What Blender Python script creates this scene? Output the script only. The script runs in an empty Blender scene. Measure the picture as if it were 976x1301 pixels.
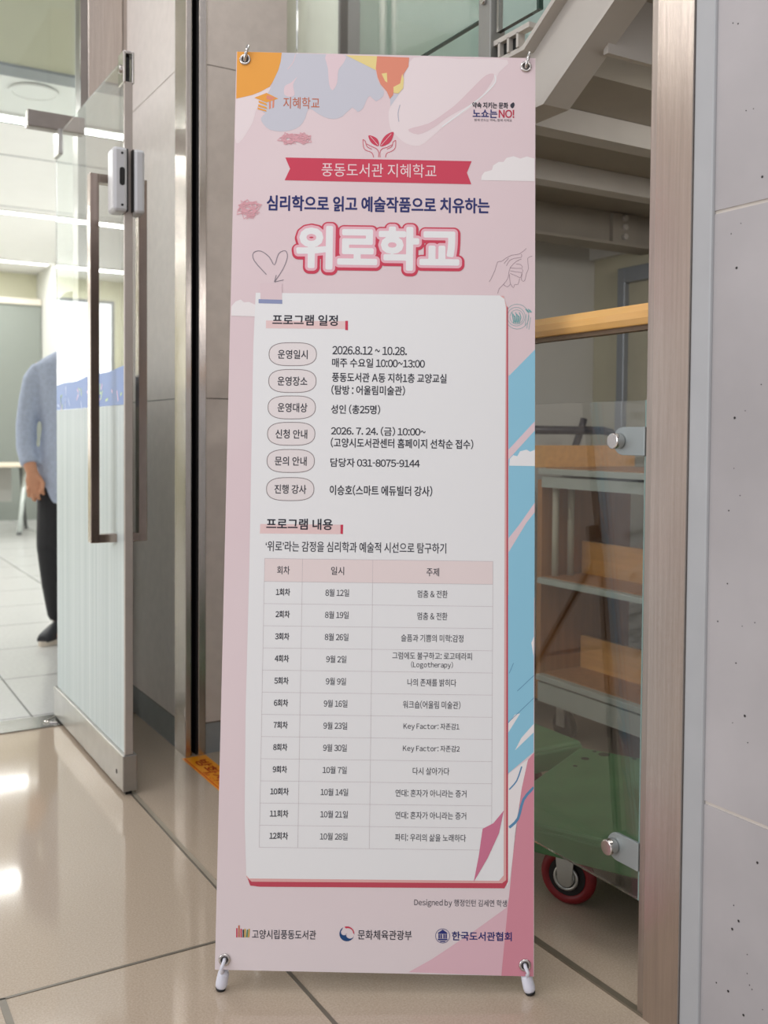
import bpy, bmesh, math, random
from mathutils import Vector, Matrix
random.seed(7)
SC = bpy.context.scene
COL = SC.collection

# ------------------------------------------------------------------ camera
cam_d = bpy.data.cameras.new('camera'); cam = bpy.data.objects.new('camera', cam_d); COL.objects.link(cam)
cam_d.sensor_fit = 'VERTICAL'; cam_d.sensor_height = 36.0
cam_d.lens = 34.589; cam_d.shift_y = -0.0442
cam.matrix_world = Matrix(((0.861232,0.009882,-0.508116, 0), (-0.508160,0.030985,-0.860705, 0), (0.007238,0.999471,0.031707, 1.05), (0, 0, 0, 1)))
cam_d.dof.use_dof = True; cam_d.dof.focus_distance = 1.93; cam_d.dof.aperture_fstop = 4.5
cam_d.clip_start = 0.02
SC.camera = cam

# ------------------------------------------------------------------ light and exposure
w = bpy.data.worlds.new('world'); SC.world = w; w.use_nodes = True
bg = w.node_tree.nodes['Background']; bg.inputs[0].default_value = (0.985, 0.99, 1.05, 1); bg.inputs[1].default_value = 0.56
def area(name, loc, tgt, sx, sy, energy, color=(1, 1, 1)):
    d = bpy.data.lights.new(name, 'AREA'); d.shape = 'RECTANGLE'; d.size = sx; d.size_y = sy; d.energy = energy; d.color = color
    o = bpy.data.objects.new(name, d); COL.objects.link(o); o.location = loc
    o.rotation_euler = (Vector(tgt) - Vector(loc)).to_track_quat('-Z', 'Y').to_euler(); return o
area('lobby_ceiling_lamp', (-0.3, 1.3, 3.7), (0.1, 1.4, 0), 2.4, 0.5, 17, (1, 0.97, 0.94))
area('lobby_rear_lamp', (-0.6, -1.6, 3.3), (0.6, 0.6, 0.6), 2.5, 0.8, 12, (1, 0.98, 0.97))
area('lobby_door_lamp', (-1.0, 3.2, 3.2), (1.05, 3.4, 1.7), 0.9, 0.25, 4.5, (1, 0.98, 0.95))
area('lobby_side_fill', (-4.2, 1.6, 1.9), (1.2, 2.2, 1.2), 3.2, 2.2, 62, (0.95, 0.98, 1.03))  # added fill from the left, no real window; lifts tile, steel and concrete
area('classroom_front_lamp', (-.5, 6.45, 2.975), (-.5, 6.45, 0), 5.4, .10, 92, (1, 1, 0.98))
area('classroom_middle_lamp', (-.5, 9.2, 2.975), (-.5, 9.2, 0), 5.4, .10, 76, (1, 1, 0.98))
area('classroom_rear_lamp', (-.5, 11.8, 2.975), (-.5, 11.8, 0), 5.4, .10, 54, (1, 1, 0.98))
area('store_fill', (2.25, 1.2, 1.75), (2.4, 2.4, 0.6), 0.5, 0.3, 4.5, (1, 0.97, 0.93))  # added fill under the landing, no real lamp; brightens the dark store
area('stairwell_lamp', (2.4, 2.6, 4.6), (2.3, 3.1, 2.0), 1.2, 1.2, 42, (1, 1, 0.96))
vs = SC.view_settings
vs.view_transform = 'Standard'; vs.look = 'None'; vs.gamma = 1; vs.use_curve_mapping = False; vs.exposure = 0.26

# ------------------------------------------------------------------ helpers
def lin(c): 
    return tuple(((v / 255) / 12.92 if v <= 10 else (((v / 255) + .055) / 1.055) ** 2.4) for v in c)
MATS = {}
def mat(name, rgb, rough=0.5, metal=0.0, spec=0.5, noise=0.0, nscale=20, bump=0.0, bscale=60, stretch=None, rgb2=None, coat=0.0, emit=None, estr=0.0):
    if name in MATS: return MATS[name]
    m = bpy.data.materials.new(name); m.use_nodes = True; MATS[name] = m
    nt = m.node_tree; N = nt.nodes; L = nt.links; b = N['Principled BSDF']
    c = lin(rgb)
    b.inputs['Base Color'].default_value = (*c, 1); b.inputs['Roughness'].default_value = rough
    b.inputs['Metallic'].default_value = metal; b.inputs['Specular IOR Level'].default_value = spec
    b.inputs['Coat Weight'].default_value = coat; b.inputs['Coat Roughness'].default_value = 0.05
    if emit:
        b.inputs['Emission Color'].default_value = (*emit, 1); b.inputs['Emission Strength'].default_value = estr
    if noise or bump:
        tc = N.new('ShaderNodeTexCoord'); mp = N.new('ShaderNodeMapping'); L.new(tc.outputs['Object'], mp.inputs[0])
        if stretch: mp.inputs['Scale'].default_value = stretch
        n = N.new('ShaderNodeTexNoise'); n.inputs['Scale'].default_value = nscale; n.inputs['Detail'].default_value = 6
        L.new(mp.outputs[0], n.inputs['Vector'])
        if noise:
            r = N.new('ShaderNodeValToRGB'); L.new(n.outputs['Fac'], r.inputs[0])
            c2 = lin(rgb2) if rgb2 else tuple(v * (1 - noise) for v in c)
            r.color_ramp.elements[0].position = .3; r.color_ramp.elements[1].position = .7
            r.color_ramp.elements[0].color = (*c2, 1); r.color_ramp.elements[1].color = (*c, 1)
            L.new(r.outputs[0], b.inputs['Base Color'])
        if bump:
            n2 = N.new('ShaderNodeTexNoise'); n2.inputs['Scale'].default_value = bscale; n2.inputs['Detail'].default_value = 4
            L.new(mp.outputs[0], n2.inputs['Vector'])
            bu = N.new('ShaderNodeBump'); bu.inputs['Strength'].default_value = bump; bu.inputs['Distance'].default_value = .004
            L.new(n2.outputs['Fac'], bu.inputs['Height']); L.new(bu.outputs[0], b.inputs['Normal'])
    return m
def glass(name, rgb, rough=0.0, ior=1.5):
    if name in MATS: return MATS[name]
    m = bpy.data.materials.new(name); m.use_nodes = True; MATS[name] = m
    b = m.node_tree.nodes['Principled BSDF']
    b.inputs['Base Color'].default_value = (*rgb, 1); b.inputs['Roughness'].default_value = rough
    b.inputs['Transmission Weight'].default_value = 1.0; b.inputs['IOR'].default_value = ior
    return m

def add_box(bm, x0, x1, y0, y1, z0, z1, mi=0):
    v = [bm.verts.new(p) for p in ((x0, y0, z0), (x1, y0, z0), (x1, y1, z0), (x0, y1, z0), (x0, y0, z1), (x1, y0, z1), (x1, y1, z1), (x0, y1, z1))]
    for f in ((0, 3, 2, 1), (4, 5, 6, 7), (0, 1, 5, 4), (1, 2, 6, 5), (2, 3, 7, 6), (3, 0, 4, 7)):
        bm.faces.new([v[i] for i in f]).material_index = mi
def add_tube(bm, pts, r, n=10, mi=0, sy=1.0, up=None):
    P = [Vector(p) for p in pts]; R = r if isinstance(r, (list, tuple)) else [r] * len(P)
    rings = []; ref = Vector(up) if up else None
    for i, p in enumerate(P):
        t = ((P[min(i + 1, len(P) - 1)] - P[max(i - 1, 0)])).normalized()
        if ref is None or abs(t.dot(ref)) > .95:
            ref = Vector((1, 0, 0)) if abs(t.x) < .8 else Vector((0, 1, 0))
        a = (ref - t * ref.dot(t)).normalized(); b = t.cross(a); ref = a
        rr = R[i] if isinstance(R[i], (list, tuple)) else (R[i], R[i] * sy)
        rings.append([bm.verts.new(p + a * rr[0] * math.cos(2 * math.pi * k / n) + b * rr[1] * math.sin(2 * math.pi * k / n)) for k in range(n)])
    for i in range(len(rings) - 1):
        for k in range(n):
            f = bm.faces.new((rings[i][k], rings[i][(k + 1) % n], rings[i + 1][(k + 1) % n], rings[i + 1][k])); f.material_index = mi; f.smooth = True
    bm.faces.new(rings[0][::-1]).material_index = mi; bm.faces.new(rings[-1]).material_index = mi
def add_prism(bm, poly, axis, a0, a1, mi=0):
    """polygon in the plane across `axis`, extruded from a0 to a1"""
    def P(q, a): return {'x': (a, q[0], q[1]), 'y': (q[0], a, q[1]), 'z': (q[0], q[1], a)}[axis]
    A = [bm.verts.new(P(q, a0)) for q in poly]; B = [bm.verts.new(P(q, a1)) for q in poly]; n = len(poly)
    for i in range(n): bm.faces.new((A[i], A[(i + 1) % n], B[(i + 1) % n], B[i])).material_index = mi
    bm.faces.new(A[::-1]).material_index = mi; bm.faces.new(B).material_index = mi
def add_cyl(bm, c, axis, r, h, n=28, mi=0, r2=None):
    c = Vector(c); d = Vector({'x': (1, 0, 0), 'y': (0, 1, 0), 'z': (0, 0, 1)}[axis]) if isinstance(axis, str) else Vector(axis).normalized()
    add_tube(bm, [c, c + d * h], [r, r if r2 is None else r2], n, mi)
def add_torus(bm, c, d, R, r, n=32, k=10, mi=0, rz=None):
    d = Vector(d).normalized(); a = d.orthogonal().normalized(); b = d.cross(a); c = Vector(c); rz = rz or r
    V = []
    for i in range(n):
        t = 2 * math.pi * i / n; o = a * math.cos(t) + b * math.sin(t)
        V.append([bm.verts.new(c + o * (R + r * math.cos(2 * math.pi * j / k)) + d * rz * math.sin(2 * math.pi * j / k)) for j in range(k)])
    for i in range(n):
        for j in range(k):
            f = bm.faces.new((V[i][j], V[(i + 1) % n][j], V[(i + 1) % n][(j + 1) % k], V[i][(j + 1) % k])); f.smooth = True; f.material_index = mi
def obj(name, bm, mats, parent=None, bevel=0.0, seg=2):
    bmesh.ops.recalc_face_normals(bm, faces=bm.faces)
    me = bpy.data.meshes.new(name); bm.to_mesh(me); bm.free()
    for m in (mats if isinstance(mats, (list, tuple)) else [mats]): me.materials.append(m)
    o = bpy.data.objects.new(name, me); COL.objects.link(o)
    if parent: o.parent = parent
    if bevel:
        b = o.modifiers.new('bevel', 'BEVEL'); b.width = bevel; b.segments = seg; b.limit_method = 'ANGLE'; b.angle_limit = .6
    return o
def boxes(name, bl, m, parent=None, bevel=0.0):
    bm = bmesh.new()
    for b in bl: add_box(bm, *b)
    return obj(name, bm, m, parent, bevel)
def thing(name, label, cat, loc=(0, 0, 0), rz=0, group=None):
    o = bpy.data.objects.new(name, None); COL.objects.link(o); o.location = loc; o.rotation_euler = (0, 0, rz); o.empty_display_size = .05
    o['label'] = label; o['category'] = cat
    if group: o['group'] = group
    return o
def tag(o, label, cat, group=None):
    o['label'] = label; o['category'] = cat
    if group: o['group'] = group
    return o
def struct(o):
    o['kind'] = 'structure'; return o
def kids(o): return [c for c in COL.objects if c.parent == o]
def copy_tree(o, parent=None):
    c = o.copy(); COL.objects.link(c)
    if parent: c.parent = parent
    for k in kids(o): copy_tree(k, c)
    return c

# ------------------------------------------------------------------ materials
M_steel = mat('brushed_stainless', (200, 190, 182), .21, 1.0, noise=.16, nscale=7, bump=.06, bscale=90, stretch=(30, 30, .6))
M_steeld = mat('dull_stainless', (186, 176, 168), .36, 1.0, noise=.2, nscale=6, bump=.06, bscale=80, stretch=(25, 25, .7))
M_chrome = mat('polished_steel', (205, 200, 196), .16, 1.0, noise=.08, nscale=12)
M_rail = mat('door_rail_steel', (178, 175, 171), .3, .9, noise=.15, nscale=14)
M_conc = mat('concrete', (183, 179, 180), .7, noise=.2, nscale=3.2, bump=.12, bscale=35)
M_paint = mat('grey_paint', (176, 178, 180), .45, noise=.06, nscale=10)
M_tile_lit = mat('beige_wall_tile_lit', (236, 226, 218), .5, noise=.07, nscale=28, bump=.05, bscale=200)  # lit copy of the tile: side light put into a paler colour
M_tile_shaded = mat('beige_wall_tile_shaded', (208, 196, 186), .55, noise=.09, nscale=28, bump=.05, bscale=200)  # same tile, shade put into a darker colour for faces towards the lobby
M_base = mat('grey_base', (150, 154, 153), .5, noise=.12, nscale=20)
M_white = mat('white_wall', (226, 226, 220), .6, noise=.03, nscale=6)
M_ceil = mat('white_ceiling', (248, 248, 246), .7, noise=.02, nscale=6)
M_cream = mat('cream_wall', (232, 230, 204), .6, noise=.03, nscale=6)
M_board = mat('grey_green_board', (146, 152, 146), .3, noise=.03, nscale=3)
M_black = mat('black_gap', (14, 13, 12), .6, noise=.1)
M_joint = mat('floor_joint', (118, 110, 98), .4, .3, noise=.1)
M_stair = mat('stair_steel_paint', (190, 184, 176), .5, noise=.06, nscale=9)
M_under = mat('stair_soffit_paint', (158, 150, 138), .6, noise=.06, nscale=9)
M_panel = mat('store_panel', (206, 204, 196), .5, noise=.04, nscale=5)
M_tan = mat('store_tan_panel', (190, 184, 160), .55, noise=.05, nscale=6)
M_gframe = mat('grey_frame', (146, 150, 154), .4, .3, noise=.05)
M_wood = mat('beech_wood', (222, 166, 98), .3, noise=.16, nscale=7, stretch=(8, .6, 8), coat=.3)
M_woodr = mat('rail_wood', (236, 182, 104), .28, noise=.18, nscale=6, stretch=(9, .5, 9), coat=.5)
M_woodd = mat('veneer_wood', (176, 124, 78), .45, noise=.2, nscale=6, stretch=(8, 8, .6))
M_shelf = mat('shelf_grey_metal', (176, 182, 170), .4, .1, noise=.05)
M_navy = mat('navy_tube', (28, 32, 48), .35, noise=.1)
M_green = mat('trolley_green', (84, 128, 84), .5, noise=.22, nscale=9, bump=.06, bscale=50)
M_greend = mat('trolley_slot', (30, 44, 32), .6, noise=.1)
M_red = mat('caster_red', (132, 24, 30), .45, noise=.12)
M_rubber = mat('black_rubber', (22, 21, 21), .55, noise=.15)
M_zinc = mat('zinc_plate', (190, 192, 186), .35, .8, noise=.12)
M_edge = mat('glass_edge', (128, 152, 146), .25, noise=.05)
M_teal = mat('teal_wall', (198, 211, 203), .35, noise=.05, nscale=2)
M_plas = mat('white_plastic', (226, 226, 236), .35, noise=.03)
M_grey_pl = mat('grey_plastic', (196, 196, 198), .35, .2, noise=.04)
G_clear = glass('clear_glass', (.93, .98, .96))
G_rail = glass('balustrade_glass', (.94, .96, .95))
# ------------------------------------------------------------------ setting: floors
def floor_mat():
    m = mat('polished_stone_floor', (192, 175, 156), .12, noise=.13, nscale=260, rgb2=(174, 157, 138), bump=.0)
    nt = m.node_tree; N = nt.nodes; L = nt.links; b = N['Principled BSDF']
    n = N.new('ShaderNodeTexNoise'); n.inputs['Scale'].default_value = 2.5; n.inputs['Detail'].default_value = 5
    r = N.new('ShaderNodeMapRange'); r.inputs['To Min'].default_value = .05; r.inputs['To Max'].default_value = .11
    tc = N.new('ShaderNodeTexCoord'); L.new(tc.outputs['Object'], n.inputs['Vector'])
    L.new(n.outputs['Fac'], r.inputs['Value']); L.new(r.outputs[0], b.inputs['Roughness'])
    b.inputs['Specular IOR Level'].default_value = .6
    return m
def granite_mat():
    m = mat('white_granite_tile', (196, 196, 194), .22, noise=.1, nscale=60)
    nt = m.node_tree; N = nt.nodes; L = nt.links; b = N['Principled BSDF']
    tc = N.new('ShaderNodeTexCoord'); mp = N.new('ShaderNodeMapping'); mp.inputs['Location'].default_value = (-.72, -4.40, 0)
    L.new(tc.outputs['Object'], mp.inputs[0])
    br = N.new('ShaderNodeTexBrick'); br.offset = 0; br.inputs['Scale'].default_value = 1
    br.inputs['Brick Width'].default_value = .70; br.inputs['Row Height'].default_value = .62; br.inputs['Mortar Size'].default_value = .004
    br.inputs['Mortar Smooth'].default_value = 0; br.inputs['Color2'].default_value = (1, 1, 1, 1); br.inputs['Color1'].default_value = (1, 1, 1, 1)
    br.inputs['Mortar'].default_value = (.22, .23, .23, 1)
    L.new(mp.outputs[0], br.inputs['Vector'])
    src = b.inputs['Base Color'].links[0].from_socket
    mx = N.new('ShaderNodeMix'); mx.data_type = 'RGBA'; mx.blend_type = 'MULTIPLY'; mx.inputs[0].default_value = 1
    L.new(src, mx.inputs[6]); L.new(br.outputs['Color'], mx.inputs[7]); L.new(mx.outputs[2], b.inputs['Base Color'])
    return m
M_floor = floor_mat(); M_gran = granite_mat()
struct(boxes('floor', [(-6, 4, -5, 3.62, -.1, 0), (1.0, 4, 3.62, 3.8, -.1, 0)], M_floor))
struct(boxes('floor_classroom', [(-4.0, 2.6, 3.74, 12.9, -.1, 0)], M_gran))
# inlaid joints between the stone panels (1 mm proud)
def strip(name, x0, x1, y0, y1, m, h=.0012):
    return struct(boxes(name, [(x0, x1, y0, y1, -.01, h)], m))
strip('trim_1', .803, .811, -3, 1.9, M_joint)
strip('trim_18', .810, .815, 1.9, 3.05, M_joint)
strip('trim_2', .815, .826, 1.9, 3.05, mat('brass_strip', (196, 186, 168), .35, .5, noise=.1))
strip('trim_3', -4, .812, 1.896, 1.903, M_joint)
strip('trim_4', .30, .313, -3, 1.9, M_joint)
strip('trim_5', 1.297, 1.312, 1.20, 3.05, mat('floor_track', (128, 118, 102), .4, .4, noise=.1), .004)
struct(boxes('trim_6', [(-.36, .86, 3.60, 3.75, -.02, .004)], mat('sill_steel', (160, 159, 155), .25, .95, noise=.2, nscale=9)))   # metal sill of the doorway

# ------------------------------------------------------------------ right wall and its steel end
bm = bmesh.new(); add_box(bm, 1.305, 1.42, -4, 1.138, 0, .432); add_box(bm, 1.305, 1.42, -4, 1.138, .438, 1.420); add_box(bm, 1.305, 1.42, -4, 1.138, 1.426, 3.6)
add_box(bm, 1.3075, 1.415, -4, 1.138, .43, .44, 1); add_box(bm, 1.3075, 1.415, -4, 1.138, 1.418, 1.428, 1)
rnd = random.Random(3)
for i in range(170):      # air-bubble pits of cast concrete
    y = rnd.uniform(.7, 1.125); z = rnd.uniform(.1, 2.0); r = rnd.choice((.0008, .001, .0013, .0022))
    add_cyl(bm, (1.3046, y, z), 'x', r, .002, 7, 2)
struct(obj('wall_right', bm, [M_conc, mat('joint_filler', (216, 208, 198), .8, noise=.1), M_rubber]))
struct(boxes('trim_7', [(1.299, 1.42, 1.138, 1.181, 0, 3.6)], M_paint, None, .004))
struct(boxes('trim_8', [(1.296, 1.42, 1.181, 1.262, 0, 3.6)], M_steel))
struct(boxes('trim_9', [(1.3005, 1.42, 1.262, 1.281, 0, 3.6)], M_steeld, None, .002))

# ------------------------------------------------------------------ tiled pier, steel guide, door wall
bm = bmesh.new()
zs = [(.105, 1.165), (1.168, 2.236), (2.239, 3.31), (3.313, 3.6)]
for a, b in zs:
    add_box(bm, 1.0605, 1.41, 3.155, 3.72, a, b)          # body with the side facing the door
add_box(bm, 1.063, 1.408, 3.157, 3.718, .1, 3.6, 1)
struct(obj('wall_pier_left', bm, [M_tile_lit, mat('tile_joint', (112, 104, 96), .8, noise=.1)]))
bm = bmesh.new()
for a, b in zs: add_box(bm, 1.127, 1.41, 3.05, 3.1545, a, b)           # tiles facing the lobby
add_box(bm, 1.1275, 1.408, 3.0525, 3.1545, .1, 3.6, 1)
struct(obj('wall_pier_front', bm, [M_tile_shaded, MATS['tile_joint']]))
struct(boxes('baseboard_pier', [(1.064, 1.40, 3.155, 3.72, 0, .105), (1.127, 1.40, 3.054, 3.1545, 0, .105)], M_base))
# fire-shutter guide: U channel with a black slot
g = thing('shutter_guide', 'stainless steel shutter guide channel with a black slot on the tiled pier', 'guide rail', (1.09, 3.1, 0))
def rel(o, root):
    o.parent = root; o.matrix_parent_inverse = Matrix.Translation(-Vector(root.location)) if root.rotation_euler.z == 0 else root.matrix_basis.inverted()
    return o
rel(boxes('channel', [(1.058, 1.0765, 3.046, 3.155, 0, 3.6), (1.1015, 1.1265, 3.046, 3.155, 0, 3.6), (1.0765, 1.1015, 3.125, 3.155, 0, 3.6)], M_steel, None, .0015), g)
rel(boxes('slot', [(1.077, 1.101, 3.10, 3.124, .001, 3.6)], M_black), g)
rel(boxes('slot_brush', [(1.077, 1.0815, 3.055, 3.10, .002, 3.6), (1.0965, 1.101, 3.055, 3.10, .002, 3.6)], M_rubber), g)
# door wall right of the opening: steel jamb and slab behind
struct(boxes('trim_10', [(.917, 1.046, 3.72, 3.80, 0, 3.6)], M_steel, None, .003))
struct(boxes('trim_11', [(.890, .9165, 3.725, 3.80, 0, 3.6)], mat('jamb_edge', (150, 144, 140), .3, .9, noise=.1)))
struct(boxes('trim_12', [(1.0465, 1.060, 3.715, 3.78, 0, 3.6)], M_steeld))
bm = bmesh.new(); add_box(bm, 1.05, 2.6, 3.80, 3.83, 0, 3.6); add_box(bm, 1.41, 2.0, 3.72, 3.80, 0, 3.6)
add_box(bm, .895, 1.05, 3.801, 3.83, 0, 3.6)
struct(obj('wall_front', bm, M_white))
struct(boxes('wall_teal', [(1.99, 4, 3.72, 3.798, 0, 4.4)], M_teal))
struct(boxes('wall_front_left', [(-6, -.36, 3.70, 3.9, 0, 3.6)], M_tile_shaded))

struct(boxes('trim_19', [(-.36, -.30, 3.69, 3.91, 0, 3.6)], M_steel, None, .003))
# ------------------------------------------------------------------ classroom shell
struct(boxes('ceiling_classroom', [(-4, 2.6, 5.66, 12.9, 3.0, 3.1)], M_ceil))
struct(boxes('ceiling_entry', [(-4, 2.6, 3.9, 5.56, 3.75, 3.85)], M_ceil))
struct(boxes('wall_bulkhead', [(-4, 2.6, 5.56, 5.658, 3.0, 3.85)], M_cream))
struct(boxes('trim_13', [(-4, 2.5, 5.545, 5.70, 2.985, 3.0)], M_gframe))
struct(boxes('wall_classroom_right', [(2.5, 2.6, 3.9, 12.8, 0, 3.85)], M_white))
struct(boxes('wall_classroom_back', [(-4, 2.6, 12.7, 12.8, 0, 3.1)], M_cream))
struct(boxes('wall_classroom_left', [(-4.1, -4, 3.9, 12.8, 0, 3.85)], M_white))
struct(boxes('ceiling_line_1', [(-4, 2.5, 7.35, 7.36, 2.997, 3.0), (-4, 2.5, 9.0, 9.01, 2.997, 3.0)], M_gframe))
M_led = mat('led_strip', (255, 255, 250), .5, emit=(1, 1, .97), estr=5.0)
# ceiling lamps: long strips in their frames
for i, (y, wd, lb) in enumerate(((6.45, .11, 'long white strip lamp in the classroom ceiling, nearest to the doorway'), (9.2, .10, 'long white strip lamp across the middle of the classroom ceiling'), (11.8, .10, 'long white strip lamp on the classroom ceiling close to the far board'))):
    t = thing('strip_lamp', lb, 'ceiling light', (0, y, 3.0), 0, 'strip lamps in the classroom ceiling')
    rel(boxes('lamp_frame', [(-3.6, 2.45, y - wd / 2 - .012, y - wd / 2, 2.982, 3.0), (-3.6, 2.45, y + wd / 2, y + wd / 2 + .012, 2.982, 3.0)], M_ceil), t)
    rel(boxes('diffuser', [(-3.6, 2.45, y - wd / 2, y + wd / 2, 2.986, 3.0)], M_led), t)
t = thing('ceiling_speaker', 'round white flat disc in the classroom ceiling just past the bulkhead', 'speaker', (1.15, 5.9, 2.99))
bm = bmesh.new(); add_cyl(bm, (1.15, 5.9, 2.985), 'z', .12, .0145, 40); rel(obj('grille', bm, M_ceil), t)
bm = bmesh.new(); add_torus(bm, (1.15, 5.9, 2.988), (0, 0, 1), .125, .008); rel(obj('rim', bm, M_ceil), t)
# far board with its bright top rail
t = thing('wall_board', 'wide grey-green board across the far end of the classroom behind the table', 'board', (1.0, 12.4, 0))
rel(boxes('panel', [(.45, 2.49, 12.40, 12.44, .0, 2.585)], M_board), t)
rel(boxes('top_rail', [(.45, 2.49, 12.37, 12.46, 2.585, 2.66)], mat('board_rail', (236, 228, 214), .3, .2, noise=.05)), t)
t = thing('projection_screen', 'bright white projection screen, seen mirrored in the glass door', 'screen', (-.8, 12.5, 0))
rel(boxes('screen_face', [(-1.76, .2, 12.50, 12.51, .75, 2.68)], mat('screen_glow', (250, 252, 255), .5, emit=(.95, .98, 1), estr=1.6)), t)
rel(boxes('screen_frame', [(-1.80, -1.76, 12.49, 12.53, .70, 2.72), (.2, .24, 12.49, 12.53, .70, 2.72), (-1.76, .2, 12.49, 12.53, 2.68, 2.72), (-1.76, .2, 12.49, 12.53, .70, .75)], M_gframe), t)

# ------------------------------------------------------------------ stairwell: landing, flight, back store walls
struct(boxes('wall_store_back', [(1.41, 2.84, 3.10, 3.2, 0, 1.89)], M_panel))
struct(boxes('wall_store_right', [(2.84, 2.94, 0, 3.2, 0, 3.6)], M_tan))
door = boxes('door_1', [(2.825, 2.839, .6, 2.885, .05, 1.66)], mat('store_door', (176, 170, 148), .5, noise=.05)); struct(door)
for i, b in enumerate(((2.80, 2.84, 2.885, 2.925, 0, 1.72), (2.80, 2.84, .5, 2.885, 1.66, 1.72))):
    struct(boxes('trim_%d' % (14 + i), [b], M_gframe, None, .004))
struct(boxes('trim_16', [(2.81, 2.84, .5, 3.10, 1.78, 1.89)], M_panel))
st = thing('staircase', 'grey painted steel staircase climbing over the store towards the camera', 'staircase', (1.45, 1.75, 1.8))
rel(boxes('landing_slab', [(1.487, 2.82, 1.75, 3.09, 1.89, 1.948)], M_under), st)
# outer stringer: C channel, flat along the landing then rising towards the viewer
def stringer_poly(dz0, dz1):
    # (y, z) lower line and upper line
    low = [(3.09, 1.80), (1.735, 1.80), (.45, 2.65)]; up = [(.45, 2.65 + .235), (1.82, 1.955), (3.09, 1.955)]
    return low, up
bm = bmesh.new()
add_prism(bm, [(3.09, 1.80), (1.735, 1.80), (.45, 2.65), (.45, 2.86), (1.825, 1.95), (3.09, 1.95)], 'x', 1.475, 1.485)
rel(obj('stringer_web', bm, M_stair), st)
bm = bmesh.new()
add_prism(bm, [(3.09, 1.792), (1.735, 1.792), (.45, 2.642), (.45, 2.652), (1.738, 1.802), (3.09, 1.802)], 'x', 1.43, 1.505)
rel(obj('lower_flange', bm, M_stair), st)
bm = bmesh.new()
add_prism(bm, [(3.09, 1.945), (1.825, 1.945), (.45, 2.855), (.45, 2.865), (1.83, 1.956), (3.09, 1.956)], 'x', 1.445, 1.485)
rel(obj('upper_flange', bm, M_stair), st)
for i in range(5):
    y = 1.60 - i * .245; z = 1.90 + i * .163
    rel(boxes('riser', [(1.485, 2.82, y - .012, y + .003, z - .032, z + .145)], M_stair), st)
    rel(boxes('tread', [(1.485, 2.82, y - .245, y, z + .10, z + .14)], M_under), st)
for y, z0 in ((1.95, 1.828), (2.34, 1.827)):
    rel(boxes('joist', [(1.485, 2.83, y, y + .06, z0, 1.889)], M_stair), st)
bm = bmesh.new()
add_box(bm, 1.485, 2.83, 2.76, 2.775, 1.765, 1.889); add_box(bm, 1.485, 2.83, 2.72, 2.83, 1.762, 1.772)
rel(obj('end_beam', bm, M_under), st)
pl = rel(boxes('splice_plate', [(2.60, 2.72, 2.742, 2.76, 1.775, 1.885)], M_under), st)
for z in (1.80, 1.835, 1.868):
    bm = bmesh.new(); add_cyl(bm, (2.655, 2.742, z), (0, -1, 0), .011, .014, 6)
    rel(obj('bolt', bm, M_stair), st)
# upper balustrade on the landing
ub = thing('landing_balustrade', 'glass balustrade on the stair landing above the banner, with a bolted grey post', 'balustrade', (1.5, 2.5, 1.95))
rel(boxes('glass_panel', [(1.445, 1.457, 1.99, 3.05, 2.075, 2.9)], G_rail), ub)
rel(boxes('glass_edge', [(1.4445, 1.4575, 1.99, 3.05, 2.072, 2.075)], mat('dark_glass_edge', (34, 64, 56), .3, noise=.1)), ub)
po = rel(boxes('post', [(1.43, 1.475, 1.935, 1.985, 1.957, 2.6)], mat('post_grey', (150, 150, 146), .4, .5, noise=.06), None, .003), ub)
for z in (2.10, 2.145, 2.2):
    bm = bmesh.new(); add_cyl(bm, (1.43, 1.958, z), (-1, 0, 0), .008, .01, 18); rel(obj('bolt', bm, M_chrome), ub)
rel(boxes('glass_panel', [(1.445, 1.457, 1.78, 1.93, 2.02, 2.9)], G_rail), ub)
rel(boxes('glass_edge', [(1.4445, 1.4575, 1.772, 1.779, 2.02, 2.9)], MATS['dark_glass_edge']), ub)
bm = bmesh.new(); add_cyl(bm, (1.445, 1.815, 2.115), (-1, 0, 0), .016, .016, 24); rel(obj('clamp_button', bm, M_chrome), ub)
rel(boxes('clamp_plate', [(1.4445, 1.46, 1.765, 1.845, 2.09, 2.15)], M_edge, None, .002), ub)
# grating ribs under the landing glass
rel(boxes('base_rail', [(1.44, 1.46, 1.80, 1.935, 1.988, 2.0)] + [(1.44, 1.46, 1.84 + .035 * k, 1.848 + .035 * k, 1.956, 1.99) for k in range(3)], M_stair), ub)
rel(boxes('dark_backing', [(1.452, 1.462, 1.845, 1.935, 1.9575, 1.987)], M_black), ub)  # black box added behind the ribs; its colour stands in for shaded gaps

# round column and mullion beyond the landing
t = thing('round_column', 'pale round painted column rising behind the tiled pier', 'column', (1.785, 3.55, 0))
bm = bmesh.new(); add_cyl(bm, (1.722, 3.50, 0), 'z', .112, 3.6, 64); rel(obj('shaft', bm, mat('column_paint', (200, 204, 192), .8, spec=.2, noise=.04)), t)
bm = bmesh.new(); add_cyl(bm, (1.722, 3.50, 0), 'z', .122, .06, 48); rel(obj('base_ring', bm, M_steeld), t)
wn = struct(boxes('window_1', [(1.985, 4.0, 3.60, 3.612, 1.95, 4.2)], glass('teal_glass', (.90, .965, .94))))
struct(boxes('window_frame_1', [(1.885, 1.905, 3.59, 3.65, 1.95, 4.2), (1.93, 1.985, 3.57, 3.65, 1.95, 4.2)], mat('mullion', (120, 122, 122), .4, .4, noise=.05)))

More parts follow.
